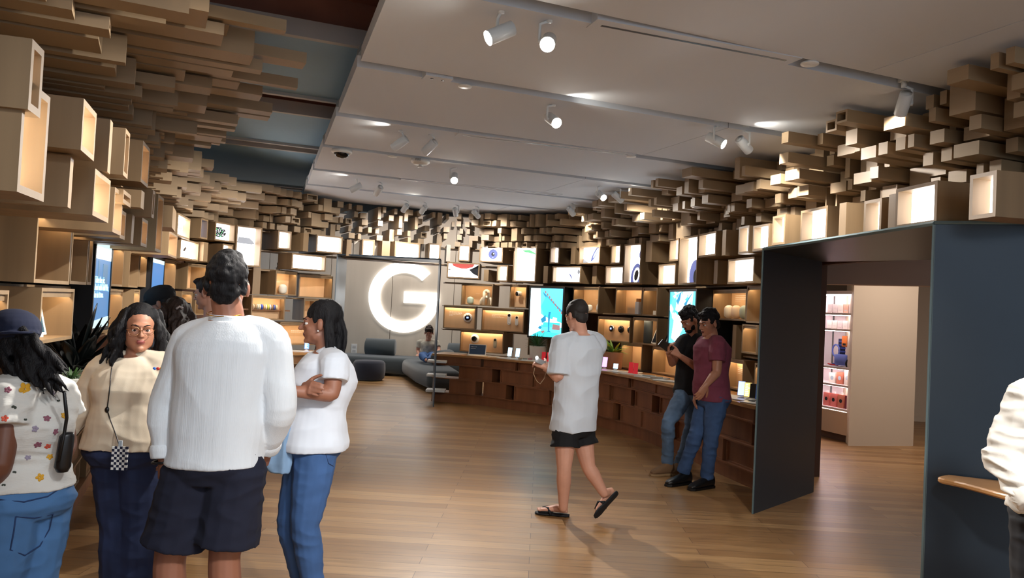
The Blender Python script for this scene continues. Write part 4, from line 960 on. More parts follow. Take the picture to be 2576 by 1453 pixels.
def thermo(key, u, z, face, ring, label, r=.055, plate=False, img=True):
    loc, a = spot_in(key, u, NICHES[key][3]-.001, z); rt = empty('thermostat', loc, a, label, 'thermostat')
    if plate: MB().lathe([(.08, 0), (.08, .008), (.07, .013)], axis='y', n=28).build('wall_plate', WHITE, rt)
    mb = MB(); mb.lathe([(r*.92, .0), (r, .012), (r, .028), (r*.9, .036)], axis='y', n=28); mb.build('dial_ring', ring, rt)
    mb = MB(); mb.lathe([(r*.88, .034), (r*.8, .040), (.001, .042)], axis='y', n=28); mb.build('glass_face', face, rt)
    if img: MB().box(-.018, -.0435, -.014, .018, -.0425, .014).build('display', emi('dial_blue', (.3, .4, .9), 1.2), rt)
CHR = mat('polished_steel', (200, 200, 200), .15, metal=1); COP = mat('copper', (205, 140, 100), .2, metal=1); GLB = mat('glossy_black', (8, 8, 12), .06)
thermo('b1', .75, .50, GLB, CHR, 'round thermostat on a white plate in the first right niche', plate=True)
thermo('b3', .30, .52, GLB, CHR, 'silver rimmed thermostat, left of three in a row'); thermo('b3', .58, .52, GLB, mat('dark_ring', (50, 50, 55), .3, metal=.8), 'black thermostat, middle of three in a row', img=False); thermo('b3', .86, .52, GLB, COP, 'copper rimmed thermostat, right of three in a row', img=False)
thermo('c1', .30, .60, GLB, CHR, 'dim thermostat on a white plate above the small laptop', plate=True, img=False)
def bell(key, u, z, s, label, m=WHITE):
    loc, a = spot_in(key, u, NICHES[key][3]-.001, z); rt = empty('video_doorbell', loc, a, label, 'doorbell'); w = .028*s; h = .085*s
    pts = [(w*math.cos(t), h-w+w*math.sin(t)) for t in np.linspace(0, PI, 12)]+[(w*math.cos(t), -h+w+w*math.sin(t)) for t in np.linspace(PI, 2*PI, 12)]
    MB().xz(pts, -.025, 0).build('body', m, rt); MB().lathe([(w*.8, .026), (w*.75, .029), (.001, .03)], (0, 0, h-w), axis='y', n=20).build('camera_lens', GLB, rt)
    MB().lathe([(w*.5, .026), (w*.4, .028), (.001, .028)], (0, 0, -h+w*1.1), axis='y', n=20).build('button', m, rt)
bell('b2', .62, .55, 1.15, 'taller white video doorbell in the wide niche'); bell('b2', .80, .50, .95, 'shorter white video doorbell in the wide niche')
bell('c1', .78, .45, 1.0, 'sage grey video doorbell above the counter', mat('sage_plastic', (150, 152, 138), .5))
def bullet(key, u, z, label, m=WHITE, s=1, yaw=0, deep=None):
    loc, a = spot_in(key, u, deep or NICHES[key][3]-.001, z); rt = empty('bullet_camera', loc, a, label, 'camera')
    MB().tube([(0, 0, 0), (0, -.05, -.01)], .016*s, n=12).build('mount', m, rt)
    d = Vector((-math.sin(yaw), -math.cos(yaw), -.1)).normalized(); b = Vector((0, -.06, 0))
    mb = MB(); mb.tube([b-d*.04*s, b-d*.03*s, b+d*.04*s, b+d*.055*s], [.015*s, .035*s, .042*s, .040*s], n=20); mb.build('body', m, rt)
    mb = MB(); mb.tube([b+d*.056*s, b+d*.060*s], [.036*s, .034*s], n=20); mb.build('camera_lens', GLB, rt)
bullet('a2', .45, .62, 'white camera with a round black lens on a niche panel', s=1.05, yaw=.45)
bullet('a5', .62, .55, 'white bullet camera turned left in a deep niche', s=1.1, yaw=1.1)
MB_ = MB().box(-.05, -.04, 0, .05, .04, .06); put('a5', .62, MB_, 'small_stand', SNOW, 'small white block under the bullet camera', 'stand', .12)
mb = MB().box(-.14, -.05, 0, .14, .09, .09); put('a4', .62, mb, 'oak_riser', OAKP, 'low oak riser block in the carton niche', 'riser', .1)
mb = MB().box(-.04, -.04, 0, .04, .04, .18); mb.box(-.03, -.03, .18, .03, .03, .23, 1); put('a4', .86, mb, 'white_carton', [WHITE, mat('amber_glass', (190, 130, 70), .2)], 'white carton with an amber cap in the lettered niche', 'carton', .02)
mb = MB(); mb.lathe([(.0, 0), (.062, .0), (.066, .02), (.066, .33), (.06, .345), (.0, .345)], n=28)
put('b4', .38, mb, 'column_speaker', mat('slate_mesh', (62, 70, 74), .9, bump=(500, one, .4, .002)), 'tall dark grey column speaker in a niche', 'speaker', .12)
def tablet(loc, rz, w, h, label, name='tablet', frame=WHITE, face=None, tilt=.35, base=True, text=None, cat='tablet'):
    r = empty(name, loc, rz, label, cat)
    ct, st = math.cos(tilt), math.sin(tilt); Mx = Matrix.Translation((0, 0, .012)) @ Matrix.Rotation(-tilt, 4, 'X')
    MB().box(-w/2, 0, 0, w/2, .010, h, bev=.002).xf(Mx).build('casing', frame, r)
    MB().box(-w/2+.012, -.0015, .012, w/2-.012, 0, h-.012).xf(Mx).build('display', face or GLB, r)
    if base: MB().box(-w*.35, -.01, 0, w*.35, h*st+.06, .012).build('base', frame, r)
    if text:
        for k, t in enumerate(text): o = text_mesh('lettering', t, .018, TXT, r, (0, 0, 0)); o.matrix_basis = Mx @ Matrix.Translation((-w/2+.03, -.002, h*.72-k*.03)) @ Matrix.Rotation(PI/2, 4, 'X')
    return r
def nt(key, u, depth, *a, rz=0, **k): l, r = spot_in(key, u, depth); return tablet(l, r+rz, *a, **k)
nt('b4', .85, .1, .26, .22, 'white framed tablet leaning right of the column speaker', rz=.2, tilt=.5)
nt('lb1', .50, .12, .2, .25, 'white framed photo tablet in the near left niche', rz=-.5, tilt=.3, face=mat('photo_face', (40, 60, 70), .2, emit=((.05, .1, .12), .8)))
mb = MB(); mb.lathe([(.0, 0), (.04, .0), (.035, .01), (.012, .02), (.03, .05), (.075, .11), (.085, .17), (.06, .23), (.03, .26), (.035, .28), (.0, .29)], n=28)
put('b5', .62, mb, 'glass_ornament', mat('amber_mirror', (210, 160, 110), .05, metal=.9), 'shiny round glass ornament in the last upper niche', 'ornament', .15)
# row of watch bands
for k in range(12):
    c = [(205, 185, 160), (160, 140, 110), (190, 190, 180), (225, 215, 190), (60, 90, 200), (210, 170, 130), (235, 225, 200), (190, 195, 90), (200, 200, 210), (150, 120, 90), (70, 90, 170), (200, 180, 150)][k]
    mb = MB(); n = 14
    for q in range(n):
        a0, a1 = 2*PI*q/n, 2*PI*(q+1)/n
        mb.xz([(0, 0)]*0 or [(-.0, 0)], 0, 0) if False else None
    mb = MB(); mb.tube([(-.0115, 0, 0), (-.008, 0, 0), (.008, 0, 0), (.0115, 0, 0)], [.038, .043, .043, .038], n=16)
    put('f3', .14+k*.062, mb, 'watch_band', mat('band_%d' % k, c, .5), 'rolled watch band %s in the niche display row' % ['in tan at the left end', 'in brown, second', 'in grey, third', 'in cream, fourth', 'in vivid blue', 'in peach, sixth', 'in pale cream, seventh', 'in lime', 'in silver, ninth', 'in dark tan, tenth', 'in navy blue', 'in beige at the right end'][k], 'watch band', .13, .52)
mb = MB().box(-.40, 0, -.012, .40, .03, .012); put('f3', .50, mb, 'display_rod', OAKD, 'oak rod carrying the rolled watch bands', 'rod', .12, .40)
# ------------------------------------------------------------------ things on the counters
def on_counter(px, py, z=.825, back=.17):
    P = GR if px > 1000 else GL; ns = []; t0 = None
    for i in range(len(P)):
        t = (P[min(i+1, len(P)-1)]-P[max(i-1, 0)]).normalized(); ns.append(P[i]+Vector((-t.y, t.x))*back)
    h = hit(px, py, ns)
    if h is None: return G(px, py, z)
    return Vector((h[0].x, h[0].y, z))
def facing(p): return math.atan2(p.x, -p.y)*0+math.atan2(-(0-p.x), (p.y))*-1
def board(px, py, w, d, label, rz=0, m=WHITE, th=.012, name='display_board', z=.825, cat='display board'):
    p = on_counter(px, py, z); mb = MB(); n = 8; poly = []
    for sx, sy, a0 in ((1, 1, 0), (-1, 1, PI/2), (-1, -1, PI), (1, -1, 1.5*PI)):
        for k in range(5):
            a = a0+k*PI/8; poly.append((sx*(w/2-.03)+.03*math.cos(a), sy*(d/2-.03)+.03*math.sin(a)))
    mb.prism(poly, 0, th, 0, .002); o = mb.build(name, m); o.location = (p.x, p.y, z+.001); o.rotation_euler = (0, 0, rz); return tag(o, label, cat)
def phone(px, py, label, face, rz=0, w=.075, h=.155, tilt=.35, stand=WHITE, base_z=.838, frame=None):
    p = on_counter(px, py, base_z); r = empty('smartphone', p, rz, label, 'phone')
    Mx = Matrix.Translation((0, 0, .025)) @ Matrix.Rotation(-tilt, 4, 'X')
    MB().box(-w/2, 0, 0, w/2, .009, h, bev=.002).xf(Mx).build('casing', frame or mat('phone_grey', (150, 150, 155), .3), r)
    mb = MB().box(-w/2+.003, -.001, .004, w/2-.003, 0, h-.004); mats = [face]
    if isinstance(face, tuple):
        mats = list(face); rr = random.Random(int(px))
        for k in range(7): mb.box(-w/2+.012, -.0018, .014+k*.019, w/2-.012-rr.uniform(0, .03), -.001, .024+k*.019, 1)
    mb.xf(Mx).build('display', mats, r)
    s = empty('phone_stand', p, rz, 'white charging stand holding the %s' % ' '.join(label.split()[:10]), 'stand')
    mb = MB(); mb.lathe([(.0, 0), (.035, 0), (.035, .006), (.012, .02), (.0, .02)], n=20); mb.build('base', stand, s)
    MB().box(-.018, .012, .018, .018, .02, .08).xf(Matrix.Rotation(-tilt, 4, 'X')).build('cradle', stand, s)
pr = .28
board(1290, 902, .52, .26, 'pale board carrying two pale blue phones on the right counter', -.2)
phone(1281, 897, 'left pale blue lit phone standing on the counter', (emi('phone_sky', (.45, .75, .95), 1.4), emi('phone_ice', (.8, .95, 1), 1.6)), -.25)
phone(1301, 898, 'right pale blue lit phone standing on the counter', (emi('phone_sky', (.45, .75, .95), 1.4), emi('phone_ice', (.8, .95, 1), 1.6)), -.25)
board(1350, 903, .50, .3, 'wide pale tray with samples on the right counter', -.25, name='sample_tray', cat='tray')
mb = MB(); 
for k, c in enumerate(range(3)): mb.box(-.12+k*.08, -.03, 0, -.05+k*.08, .03, .02, k)
o = mb.build('sample_cards', [mat('card_tan', (190, 170, 140), .6), mat('card_grey', (150, 150, 140), .6), mat('card_pink', (190, 130, 130), .6)]); p = on_counter(1322, 901, .838); o.location = p; tag(o, 'small fan of tan, grey and pink sample cards', 'cards')
lp = on_counter(1200, 889); tablet(lp, -.1, .30, .19, 'white rimmed smart display with lettering on the counter', 'smart_display', WHITE, mat('display_dark', (10, 14, 20), .3, emit=((.004, .008, .014), 1)), .32, True, ('A glance at the', 'smart home'), 'display')
board(1242, 893, .20, .12, 'small pale card on the counter beside the smart display', 0, name='info_card', cat='card')
board(1205, 891, .42, .16, 'pale rounded base under the smart display', 0, th=.008, name='display_mat', cat='mat')
def red_stand(px, py, label, rz=0):
    p = on_counter(px, py, .838); r = empty('red_sample_stand', p, rz, label, 'sample stand')
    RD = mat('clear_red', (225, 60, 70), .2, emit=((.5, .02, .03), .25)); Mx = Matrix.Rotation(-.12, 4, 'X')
    MB().box(-.032, 0, 0, .032, .006, .15, bev=.001).xf(Mx).build('panel', RD, r); MB().box(-.032, -.02, 0, .032, .03, .006).build('foot', RD, r)
red_stand(1367, 905, 'left red translucent stand behind the hands of the walking man', -.2); red_stand(1380, 905, 'right red translucent stand behind the hands of the walking man', -.2)
red_stand(1586, 936, 'left red translucent stand on the counter right of the walking man', -.5); red_stand(1598, 938, 'right red translucent stand on the counter right of the walking man', -.5)
def leafy(loc, label, potm, pr_, ph_, leaves, ll, lw, gm, name='potted_plant', up=.8, seed=1, dro=.5, rim=False):
    r = empty(name, loc, 0, label, 'potted plant')
    mb = MB(); mb.lathe([(.0, 0), (pr_*.8, 0), (pr_*.9, .01), (pr_, ph_*.95), (pr_, ph_), (pr_*.9, ph_), (pr_*.88, ph_*.9), (0.001, ph_*.88)], n=26); mb.build('pot', potm, r)
    rr = random.Random(seed); mb = MB()
    for k in range(leaves):
        a = rr.uniform(0, 2*PI); e = rr.uniform(.2, 1)*up; L = ll*rr.uniform(.6, 1.1); w = lw*rr.uniform(.7, 1.2); pts = []
        for q in range(6):
            t = q/5; rad = L*t*math.cos(e)+.01; z = ph_*.95+L*(t*math.sin(e)*1.3-dro*t*t*math.cos(e)); pts.append(Vector((rad*math.cos(a), rad*math.sin(a), z)))
        sd_ = Vector((-math.sin(a), math.cos(a), 0)); vs = []; fs = []
        for q, p in enumerate(pts):
            ww = w*math.sin(PI*(q/5*.86+.10)); vs += [p-sd_*ww, p+Vector((0, 0, -.15*ww)), p+sd_*ww]
        for q in range(5): fs += [(3*q, 3*q+1, 3*q+4, 3*q+3), (3*q+1, 3*q+2, 3*q+5, 3*q+4)]
        mb.add(vs, fs, rr.choice([0, 0, 1]), True)
    o = mb.build('foliage', gm, r); sol = o.modifiers.new('t', 'SOLIDIFY'); sol.thickness = .0015
    return r
GR1 = [mat('leaf_green', (70, 104, 52), .5), mat('leaf_grey_green', (96, 122, 84), .5)]; GR2 = [mat('leaf_bright', (96, 150, 60), .4), mat('leaf_yellow', (190, 190, 60), .4)]
leafy(on_counter(1352, 892, .825, .36), 'feathery green plant in a white pot on the right counter', mat('white_pot', (214, 208, 198), .5), .14, .24, 90, .26, .009, GR1, up=1.25, seed=3)
leafy(on_counter(1541, 922, .825, .38), 'broad leaved green plant in a terracotta pot on the right counter', mat('terracotta', (176, 124, 92), .7), .15, .26, 34, .24, .028, GR2, up=.9, seed=5, dro=.3)
board(1558, 929, .62, .3, 'white tray with phones behind the walking man', -.5, name='sample_tray', cat='tray'); board(1605, 938, .5, .14, 'white slat board at the edge of the counter', -.6)
phone(1520, 922, 'violet lit phone standing just right of the walking man', emi('phone_violet', (.8, .3, .9), 1.5), -.4)
phone(1548, 926, 'pale blue lit phone standing in front of the terracotta pot', emi('phone_sky', (.45, .75, .95), 1.4), -.4, h=.08)
b = board(1640, 944, .44, .24, 'white board with folded papers left of the man in black', -.65); board(1680, 950, .36, .2, 'long white board under the arm of the man in black', -.7)
board(1632, 941, .16, .1, 'small grey folded paper on the white board', -.6, m=mat('paper_grey', (170, 178, 176), .6), z=.840, name='folded_paper', cat='paper'); board(1652, 944, .16, .1, 'small pale folded paper right of the grey one', -.6, m=mat('paper_pale', (205, 208, 204), .6), z=.840, name='folded_paper', cat='paper')
board(1862, 998, .62, .34, 'large pale board carrying the standing phones near the portal', -.95); board(1912, 1012, .30, .3, 'second pale board at the end of the counter beside the portal', -.9)
for k, (px, py, f, lb) in enumerate([(1864, 991, emi('phone_peri', (.35, .45, .95), 1.4), 'periwinkle lit phone standing first of four by the portal'), (1880, 995, (emi('phone_amber', (.95, .6, .15), 1.4), emi('phone_cream', (1, .85, .6), 1.4)), 'amber lit phone standing second of four by the portal'), (1894, 1000, GLB, 'dark phone standing third of four by the portal'), (1909, 1005, (mat('phone_night', (10, 16, 40), .2, emit=((.01, .03, .1), 1)), emi('phone_ice', (.8, .95, 1), 1.6)), 'dark phone with white lines standing last by the portal')]):
    phone(px, py, lb, f, -.45, tilt=.3)
# left counter
phone(772, 862, 'blue lit phone on the left counter before the woman in the polo shirt', (emi('phone_blue', (.12, .25, 1), 1.6), emi('phone_ice', (.8, .95, 1), 1.6)), .2)
board(760, 866, .42, .2, 'white oval tray under the blue lit phone', 0, name='sample_tray', cat='tray')
pl = on_counter(187, 934, .825)
leafy(W(190, 925, 4.65)*1+Vector((0, 0, -.16)), 'dark glossy leaved plant in a white bowl on the left counter', mat('white_bowl', (214, 216, 206), .4), .14, .15, 30, .36, .045, [mat('leaf_black', (12, 16, 16), .25), mat('leaf_black2', (18, 24, 24), .3)], up=1.35, seed=8, dro=.25)
r = leafy(W(181, 925, 4.3)*1+Vector((0, 0, -.155)), 'low mossy green plant in a small white bowl beside the dark plant', mat('white_bowl', (214, 216, 206), .4), .085, .10, 60, .07, .006, GR1, up=1.2, seed=9)
mb = MB(); mb.lathe([(0, 0), (.03, 0), (.035, .05), (.03, .07)], n=18); put('lb2', .5, mb, 'white_cup', WHITE, 'small white cup in a left niche', 'cup', .1)
mb = MB(); mb.tube([(0, .0, z) for z in ()] or [Vector((.05*t*math.cos(9*t), 0, .09*math.sin(5*t)*t)) for t in np.linspace(.2, 1, 16)], .005, n=6)
put('l1', .25, mb, 'spiral_ornament', INKB, 'small dark spiral mark in the nearest large niche', 'ornament', .23, .5)
mb = MB().box(-.05, -.04, 0, .05, .04, .04); sh = W(698, 660, 12.1); o = mb.build('white_plinth', WHITE); o.location = (sh.x, 12.15, 2.098); tag(o, 'tiny white plinth on a shelf left of the doorway', 'plinth')
mb = MB(); mb.lathe([(0, 0), (.022, 0), (.016, .03), (.024, .06), (.01, .09), (0, .1)], n=14); o = mb.build('dark_figurine', BLACK); o.location = (sh.x, 12.15, 2.139); tag(o, 'small dark figurine standing on the tiny white plinth', 'figurine')
mb = MB().box(-.25, -.18, -.012, .25, .2, 0); o = mb.build('wall_shelf', OAK); o.location = (sh.x, 12.2, 2.097); tag(o, 'oak shelf under the tiny white plinth', 'shelf')
# ------------------------------------------------------------------ people
def remesh(mb, name, mats, parent, origin, vox=.007, sm=3, fac=.6):
    mb.xf(Matrix.Translation(-Vector(origin)))
    o = mb.build('tmp', mats); r = o.modifiers.new('r', 'REMESH'); r.mode = 'VOXEL'; r.voxel_size = vox
    s = o.modifiers.new('s', 'SMOOTH'); s.iterations = sm; s.factor = fac
    dg = bpy.context.evaluated_depsgraph_get(); me = bpy.data.meshes.new_from_object(o.evaluated_get(dg)); bpy.data.objects.remove(o)
    me.materials.clear()
    for m in (mats if isinstance(mats, (list, tuple)) else [mats]): me.materials.append(m)
    me.polygons.foreach_set('use_smooth', [True]*len(me.polygons)); me.name = name
    o = bpy.data.objects.new(name, me); COL.objects.link(o); o.parent = parent; return o
def wrinkle(o, amp, sc, seed=0, ridge=True, region=None):
    me = o.data; n = len(me.vertices); co = np.empty(n*3); no = np.empty(n*3)
    me.vertices.foreach_get('co', co); me.vertices.foreach_get('normal', no); co = co.reshape(-1, 3); no = no.reshape(-1, 3)
    out = co.copy()
    for i in range(n):
        c = co[i]; v = noise.noise(Vector((c[0]*sc[0]+seed, c[1]*sc[1]+seed*1.7, c[2]*sc[2])))
        w = noise.noise(Vector((c[0]*sc[0]*2.3+9, c[1]*sc[1]*2.3, c[2]*sc[2]*2.1+seed)))
        k = (1-abs(v)*2.2-.55)+.35*w if ridge else v+.4*w
        a = amp*(region(Vector(c)) if region else 1)
        out[i] = c+no[i]*a*k
    me.vertices.foreach_set('co', out.reshape(-1)); me.update()
def T(mb, pts, rads, up=None, n=14, cap=True):
    """smooth tapered limb through the joints"""
    P = [Vector(p) for p in pts]; R = [(r if hasattr(r, '__len__') else (r, r)) for r in rads]
    Q = []; RR = []
    for i in range(len(P)-1):
        p0, p1, p2, p3 = P[max(i-1, 0)], P[i], P[i+1], P[min(i+2, len(P)-1)]
        for k in range(4):
            t = k/4; q = .5*((2*p1)+(-p0+p2)*t+(2*p0-5*p1+4*p2-p3)*t*t+(-p0+3*p1-3*p2+p3)*t**3); q = q.lerp(p1.lerp(p2, t), .4)
            Q.append(q); RR.append((R[i][0]*(1-t)+R[i+1][0]*t, R[i][1]*(1-t)+R[i+1][1]*t))
    Q.append(P[-1]); RR.append(R[-1])
    mb.tube(Q, RR, n=n, up=up)
    if cap: mb.ell(Q[0], (min(RR[0]),)*3, n=12); mb.ell(Q[-1], (min(RR[-1]),)*3, n=12)
def loft(mb, rings, n=28, e=2.3):
    vs = []; fs = []
    for c, lat, hw, fwd, hd in rings:
        for k in range(n):
            a = 2*PI*k/n; ca, sa = math.cos(a), math.sin(a)
            x = math.copysign(abs(ca)**(2/e), ca); y = math.copysign(abs(sa)**(2/e), sa)
            vs.append(Vector(c)+lat*(hw*x)+fwd*(hd*y))
    for i in range(len(rings)-1):
        for k in range(n):
            l = (k+1) % n; fs.append((i*n+k, i*n+l, (i+1)*n+l, (i+1)*n+k))
    fs.append(tuple(range(n))[::-1]); fs.append(tuple((len(rings)-1)*n+k for k in range(n)))
    mb.add(vs, fs, 0, True)
TS = [-.12, 0, .2, .42, .65, .82, .92, 1.0]
HW = [.135, .170, .158, .145, .165, .178, .135, .062]; HD = [.09, .118, .108, .10, .118, .108, .082, .058]
HWF = [.14, .178, .150, .128, .145, .158, .12, .055]; HDF = [.095, .122, .10, .09, .125, .10, .075, .052]
def torso_rings(pel, nk, lat_h, lat_s, fwd, W_=1, D_=1, pad=0, fem=False, belly=0, t0=None, straight=None, top=None, dpad=None):
    hw, hd = (HWF, HDF) if fem else (HW, HD); out = []; d = Vector(nk)-Vector(pel)
    ts = list(TS); 
    def val(a, t):
        if t <= ts[0]: return a[0]
        for i in range(1, len(ts)):
            if ts[i] >= t: u = (t-ts[i-1])/(ts[i]-ts[i-1]); return a[i-1]*(1-u)+a[i]*u
        return a[-1]
    lo = t0 if t0 is not None else ts[0]; hi = top if top is not None else 1.0
    N = 14
    for k in range(N+1):
        t = lo+(hi-lo)*k/N; lat = lat_h.lerp(lat_s, max(0, min(1, t))).normalized(); f = (fwd-lat*fwd.dot(lat)).normalized()
        w = val(hw, t)*W_; dd = val(hd, t)*D_
        if straight and t < straight: w = max(w, val(hw, straight)*W_) ; dd = max(dd, val(hd, straight)*D_)
        if t0 is not None and t < .05: w = max(w, val(hw, .05)*W_); dd = max(dd, val(hd, .05)*D_)
        b = belly*math.exp(-((t-.3)/.22)**2)
        out.append((Vector(pel)+d*t+f*b*.6, lat, w+pad, f, dd+(dpad if dpad is not None else pad)+b*.5))
    return out
def headframe(c, f, up=(0, 0, 1), s=1.0):
    f = Vector(f).normalized(); r = f.cross(Vector(up)).normalized(); u = r.cross(f)
    Mx = Matrix((( r.x, f.x, u.x, c[0]), (r.y, f.y, u.y, c[1]), (r.z, f.z, u.z, c[2]), (0, 0, 0, 1))) @ Matrix.Scale(s, 4); return Mx
def head_geo(mb, Mx, fem=False, full=1.0, nose=1.0):
    k0 = len(mb.v); w = (1.0 if not fem else .95)*full
    mb.ell((0, -.018, .03), (.073, .093, .084), n=20); mb.ell((0, .026, -.034), (.058*w, .058, .078), n=20)
    mb.ell((0, .042, -.085), (.036*w, .036, .027), n=14)
    for s in (-1, 1):
        mb.ell((s*.040*w, .012, -.062), (.020, .032, .030), n=12); mb.ell((s*.036*w, .050, -.026), (.022, .020, .022), n=12)
        mb.ell((s*.079, -.014, -.006), (.010, .018, .032), n=12); mb.ell((s*.0105, .089, -.027), (.007, .009, .0065), n=10)
        mb.ell((s*.030, .070, .0125), (.018, .0125, .0075), n=12); mb.ell((s*.030, .069, -.0115), (.017, .0105, .0065), n=12)
    mb.ell((0, .070, .024), (.046, .020, .012), n=14); mb.ell((0, .072, -.093), (.020, .016, .015), n=12)
    mb.tube([(0, .080, .016), (0, .090, .0), (0, .102*nose**.5, -.018), (0, .104*nose**.5, -.026), (0, .096, -.034)], [.006, .007, .0085, .0100, .008], n=10)
    mb.ell((0, .082, -.0545), (.022, .011, .0055), n=12); mb.ell((0, .080, -.0635), (.018, .011, .0065), n=12)
    mb.xf(Mx, k0)
def paint_lips(o, Mx, origin, idx=1):
    inv = (Matrix.Translation(-Vector(origin)) @ Mx).inverted(); me = o.data
    for p in me.polygons:
        c = inv @ p.center
        if abs(c.x) < .022-abs(c.z+.059)*.8 and -.069 < c.z < -.0495 and c.y > .07: p.material_index = idx
def eyes(Mx, origin, parent, iris=(50, 30, 20), brow=None, lash=None):
    for s in (-1, 1):
        mb = MB(); mb.ell((s*.0295, .0655, .001), (.0120, .0120, .0105), n=16)
        c = Vector((s*.0295, .0655, .001)); d = Vector((0, 1, 0))
        mb.tube([c+d*.0112, c+d*.0124], .0060, n=14, m=1); mb.tube([c+d*.0121, c+d*.0127], .003, n=10, m=2)
        mb.xf(Matrix.Translation(-Vector(origin)) @ Mx); mb.build('eye', [mat('eye_white', (225, 220, 215), .25), mat('iris_brown', iris, .2), BLACK], parent)
        if brow:
            mb = MB(); mb.tube([(s*.013, .0885, .022), (s*.026, .0855, .027), (s*.038, .0765, .027), (s*.046, .0645, .022)], [.0022, .0030, .0026, .0015], n=8)
            mb.xf(Matrix.Translation(-Vector(origin)) @ Mx); mb.build('eyebrow', brow, parent)
def hand(mb, w, d, pn, thumb, curl=.35, s=1.0, spread=.10):
    """palm and five fingers; d wrist->fingers, pn palm side, thumb = side the thumb leaves"""
    w = Vector(w); d = Vector(d).normalized(); pn = Vector(pn); pn = (pn-d*pn.dot(d)).normalized(); sd_ = d.cross(pn).normalized()
    if sd_.dot(Vector(thumb)) < 0: sd_ = -sd_
    loft(mb, [(w-d*.02*s, sd_, .026*s, pn, .020*s), (w+d*.02*s, sd_, .032*s, pn, .018*s), (w+d*.06*s, sd_, .041*s, pn, .015*s), (w+d*.092*s, sd_, .041*s, pn, .012*s)], n=16)
    for k, (o, L, r) in enumerate([(.032, .072, .0092), (.011, .080, .0096), (-.011, .074, .0092), (-.031, .058, .0082)]):
        p = w+d*(.086-abs(o-.01)*.15)*s+sd_*o*s; v = (d+sd_*(o*spread*25*.12)).normalized(); pts = [p]; c = curl*(1+.12*k)
        for q, fr in enumerate((.42, .32, .26)):
            v = (v*math.cos(c)+pn*math.sin(c)).normalized(); p = p+v*L*fr*s; pts.append(p)
        T(mb, pts, [r*s, r*s*.97, r*s*.9, r*s*.78], n=9)
    p = w+d*.022*s+sd_*.030*s; v = (d*.62+sd_*.72+pn*.25).normalized(); pts = [p-v*.008]
    for fr in (.030, .032, .026): p = p+v*fr*s; pts.append(p); v = (v+d*.25+pn*curl*.5).normalized()
    T(mb, pts, [.014*s, .0125*s, .0105*s, .0085*s], n=9)
def foot(mb, an, toe, s=1.0, r=.04):
    an = Vector(an); toe = Vector(toe); d = (toe-an); d.normalize(); side = d.cross(Vector((0, 0, 1))); side = side.normalized() if side.length > .1 else Vector((1, 0, 0)); up = side.cross(d).normalized()
    h = an-d*.045+up*(-.045)
    loft(mb, [(h, side, .028, up, .022), (an-d*.01-up*.03, side, .034, up, .045), (an+d*.06-up*.04, side, .040, up, .036), (an.lerp(toe, .75)-up*.012, side, .046, up, .020), (toe, side, .036, up, .012)], n=16, e=2.2)
def shoe(parent, origin, an, toe, m, sole, name='shoe', hi=0, mid=None):
    an = Vector(an); toe = Vector(toe); z0 = min(an.z-.09, toe.z-.03); d = Vector((toe.x-an.x, toe.y-an.y, 0)).normalized(); side = d.cross(Vector((0, 0, 1))).normalized(); U = Vector((0, 0, 1))
    a = Vector((an.x, an.y, z0)); L = (Vector((toe.x, toe.y, 0))-Vector((an.x, an.y, 0))).length
    mb = MB()
    def R(t, hw, h): h = h*1.25+(.02 if t < .1 else 0); return (a+d*(t*L)+U*(h/2+.018), side, hw, U, h/2)
    loft(mb, [R(-.42, .026, .05), R(-.33, .036, .075+hi), R(-.05, .042, .085+hi), R(.25, .044, .07+hi*.6), R(.6, .048, .052), R(.9, .044, .036), R(1.05, .026, .022)], n=18, e=2.6)
    o = remesh(mb, name, [m], parent, origin, .006, 2)
    mb = MB(); pl = []
    for t, hw in [(-.46, .02), (-.38, .036), (-.1, .042), (.25, .042), (.6, .050), (.92, .044), (1.1, .02)]: pl.append((t, hw))
    poly = [tuple((a+d*(t*L)+side*hw).xy) for t, hw in pl]+[tuple((a+d*(t*L)-side*hw).xy) for t, hw in pl[::-1]]
    mb.prism(poly, z0+.001, z0+.024, 0, .003); mb.xf(Matrix.Translation(-Vector(origin))); mb.build('sole', sole, o)
    return o
def skinm(name, c, r=.5): return mat(name, c, r, var=(14, one, .05), bump=(220, one, .05, .001))
HAIRB = mat('black_hair', (15, 14, 17), .6, spec=.25, bump=(240, (1, 1, .12), .8, .005), var=(60, (1, 1, .1), .35))
HAIRW = mat('dark_brown_hair', (44, 32, 28), .6, spec=.3, bump=(240, (1, 1, .12), .8, .005), var=(60, (1, 1, .1), .35))
def hair_short(mb, Mx, top=1.0, nape=1.0, front=0.0):
    k0 = len(mb.v)
    mb.ell((0, -.026, .048*top), (.0805, .0985, .080*top), n=22); mb.ell((0, -.066*nape, -.018), (.060, .043, .056), n=16)
    mb.ell((0, -.03, .085*top), (.066, .085, .05*top), n=16)
    for s in (-1, 1): mb.ell((s*.068, -.046, .004), (.012, .026, .036), n=10); mb.ell((s*.068, .016, .030), (.009, .014, .030), n=10)
    if front: mb.ell((0, .045, .098), (.06, .04, .024*front), n=14)
    mb.xf(Mx, k0)
